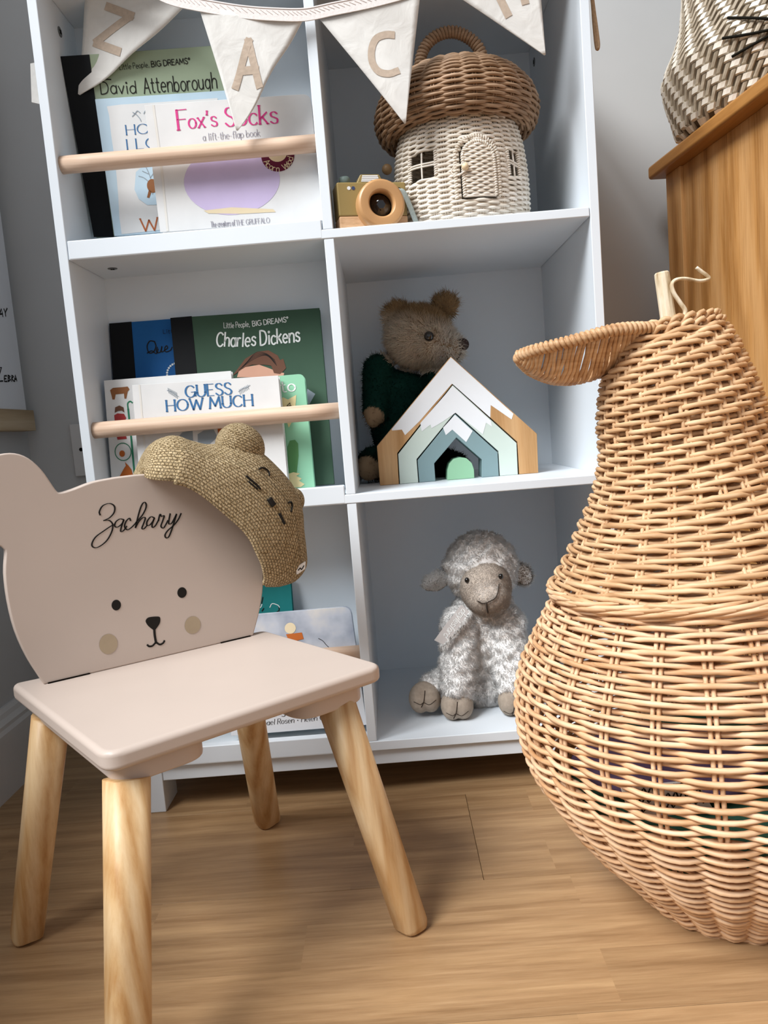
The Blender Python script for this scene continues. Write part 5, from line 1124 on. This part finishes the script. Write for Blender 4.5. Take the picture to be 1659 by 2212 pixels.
# ================================================================== the oak cabinet
ZD = .925; dv = nrm((.0925, -.9957, 0)); du = np.array([-dv[1], dv[0], 0]) * 1.0   # dv runs toward the camera, du away from the pear
K0 = np.array([.8912, .300, 0]); cb = thing('oak_cabinet', tuple(K0 + du * .2 + dv * .5), 'oak cabinet with overhanging top board behind the pear basket', 'cabinet')
def dbox(m, a0, a1, b0, b1, z0, z1):
    """a along the side toward the camera, b into the cabinet"""
    P = [K0 + dv * a + du * b_ + (0, 0, z) for z in (z0, z1) for a, b_ in ((a0, b0), (a1, b0), (a1, b1), (a0, b1))]
    return m.add(P, [(3, 2, 1, 0), (4, 5, 6, 7), (0, 1, 5, 4), (1, 2, 6, 5), (2, 3, 7, 6), (3, 0, 4, 7)])
dbox(MB(), 0, .98, 0, .46, ZD - .0215, ZD).build('top_board', OAKT, cb, bevel=.005, seg=3)
dbox(MB(), .02, .07, .022, .07, 0, ZD - .0215).build('corner_post', OAK, cb, bevel=.001)
for a0, a1 in ((.0705, .1995), (.2003, .37), (.3708, .54), (.5408, .71), (.7108, .91)):
    dbox(MB(), a0, a1, .027, .045, .06, ZD - .0215).build('side_board', OAK, cb, bevel=.0007, seg=1)
dbox(MB(), .911, .96, .022, .07, 0, ZD - .0215).build('corner_post', OAK, cb, bevel=.001)
dbox(MB(), .03, .95, .07, .44, .06, ZD - .0217).build('carcass', OAK, cb)
# ================================================================== seagrass belly basket on the cabinet
SCx, SCy = 1.032, .162; sg = thing('seagrass_basket', (SCx, SCy, ZD), 'woven seagrass belly basket with black whisker stitches, on the oak cabinet', 'basket')
SPR = [(.120, 0), (.134, .012), (.143, .045), (.149, .070), (.1525, .084), (.1515, .094), (.144, .110), (.134, .13), (.124, .16), (.118, .20), (.116, .25), (.118, .30)]
GR1 = rod_mat('seagrass_weft', ['cdc2b0', 'ddd4c5', 'ebe5d9'], .6, 60); GR2 = rod_mat('seagrass_warp', ['80725e', '9c8e7a', 'b5a792'], .6, 60)
core = MB().lathe([(r - .003, z) for r, z in SPR], (SCx, SCy, ZD + .0003), 60).build('gap_shade_core', plain('seagrass_shadow', '5d5142', .9, .05, .1, 90), sg, smooth=True)  # inner core, coloured dark to stand for the shade between the strips
sp = np.array(SPR); NG = 78; HR = .0098; pads = []
def spt(th, z, d): 
    r = np.interp(z, sp[:, 1], sp[:, 0]) + d; return np.array([SCx + r * math.cos(th), SCy + r * math.sin(th), ZD + z])
for j in range(int(.30 / HR)):
    for i in range(NG):
        k = (i + j) % 3
        if k == 0: pads.append((0, i - .12, i + 1.12, j + .06, j + .94))
        if k == 1: pads.append((1, i + .2, i + .8, j - .05, j + 2.05))
pieces = []
for kind, i0, i1, j0, j1 in pads:
    V = []; top = .0022 if kind == 0 else (.0006 if kind == 1 else .0006)
    for a, hgt in ((0, -.003), (1, top)):
        sh_ = .0 if a == 0 else .10
        for fi, fj in ((0, 0), (.5, 0), (1, 0), (1, 1), (.5, 1), (0, 1)):
            ii = i0 + (i1 - i0) * (fi if a == 0 else sh_ + fi * (1 - 2 * sh_)); jj = j0 + (j1 - j0) * (fj if a == 0 else sh_ + fj * (1 - 2 * sh_)); th = (ii + .45 * jj) * 2 * PI / NG
            V.append(spt(th, min(max(jj * HR, .0015), .30), hgt + (.0007 if (a and fi == .5) else 0)))
    pieces.append((kind, np.array(V)))
FP = [(6, 7, 10, 11), (7, 8, 9, 10), (0, 1, 7, 6), (1, 2, 8, 7), (2, 3, 9, 8), (3, 4, 10, 9), (4, 5, 11, 10), (5, 0, 6, 11)]
def vis(p):
    c = p[1].mean(0); n = np.array([c[0] - SCx, c[1] - SCy, 0]); n /= np.linalg.norm(n); d = c - CAM_C; q_ = d @ CAM_M; u = IW / 2 + FPX * q_[0] / -q_[2]
    return (n @ d < 0) - np.linalg.norm(d) * .01 - (0.5 if u > IW + 60 else 0) - (.5 if c[2] > 1.11 else 0)
order = sorted(range(len(pieces)), key=lambda i: -vis(pieces[i])); near_, rest = order[:300], order[300:]
for i in near_: MB().add(pieces[i][1], FP).build('seagrass_strip', GR1 if pieces[i][0] == 0 else GR2, sg)
for kk, m_ in ((0, GR1), (1, GR2)):
    mb = MB()
    for i in rest:
        if (pieces[i][0] == 0) == (kk == 0): mb.add(pieces[i][1], FP)
    mb.build('seagrass_weave', m_, sg, kind='stuff')
ct_ = bvh(core); CORD = plain('black_cord', '17150f', .8, .1, .1, 300)
for pts in ([(1576, 47), (1620, 48), (1690, 50)], [(1566, 87), (1612, 78), (1690, 60)], [(1585, 123), (1622, 103), (1690, 62)]):
    wp_ = [hit(ct_, *p, .0072) for p in ((pts[0]), (pts[0][0] * .5 + pts[2][0] * .5, pts[0][1] * .5 + pts[2][1] * .5), pts[2])]; mb = MB(); mb.tube(spline(np.array(wp_), 8), .0018, 6)
    if mb.v: mb.build('whisker', CORD, sg, smooth=True)
# ================================================================== picture ledge, print and socket on the left
LG = wood('pine_ledge', '8d7556', 'b39c7c', 'c9b598', 'y', 1.0, .6, .45); yl = .331
ld = MB().box((XL, -.10, .5712), (-.2105, yl, .6075)).build('picture_ledge', LG, None, bevel=.001, base=(-.223, 0, .5712)); tag(ld, 'pale knotty wooden picture ledge fixed to the left wall', 'shelf')
pp = atx(57, 885, -.2145); pr_t = thing('alphabet_print', (-.216, float(pp[1]) - .2, .6075), 'white print with thin black lettering standing on the left wall ledge', 'poster')
MB().box((-.2185, max(pp[1] - .42, -.098), .6078), (-.2145, pp[1], 1.2)).build('print_board', plain('print_paper', 'd9dadd', .7, .2, .01, 20), pr_t, bevel=.0004)
PX = Plane((-.2145, 0, .6), (0, 1, 0), (0, 0, 1)); PX.N = np.array([1.0, 0, 0]); mb = MB()
for pts in ([(-4, 684), (3, 667), (6, 684)], [(-2, 679), (5, 678)], [(8, 667), (11, 675), (15, 666)], [(11, 675), (12, 683)], [(-8, 796), (3, 793), (-6, 824), (6, 823)],
            [(14, 812), (9, 812), (9, 824), (15, 824)], [(9, 818), (13, 818)], [(17, 811), (17, 824)], [(17, 811), (22, 813), (18, 817), (23, 820), (17, 824)], [(25, 824), (25, 811), (29, 813), (25, 818), (30, 824)], [(31, 824), (33, 810), (36, 823)], [(31, 819), (35, 819)]):
    PX.strokepx(mb, pts, 1.6, .0004, False)
mb.build('print_lettering', INK, pr_t)
s0 = aty(153, 917, YB); s1 = aty(167, 1029, YB); sk = thing('wall_socket', (float(s0[0]) + .043, YB, float(s1[2])), 'grey white wall socket plate half hidden by the bookshelf side', 'socket')
MB().box((s0[0], YB - .009, s1[2]), (s0[0] + .086, YB, s0[2])).build('socket_plate', plain('socket_plastic', 'c9c7c5', .4, .4, .01, 20), sk, bevel=.0015)
hp_ = aty(175, 971, YB - .009); MB().lathe([(.0034, 0), (.0034, .0004)], hp_, 14, (1, 0, 0), (0, 0, 1), (0, -1, 0)).build('screw_hole', DARK, sk)
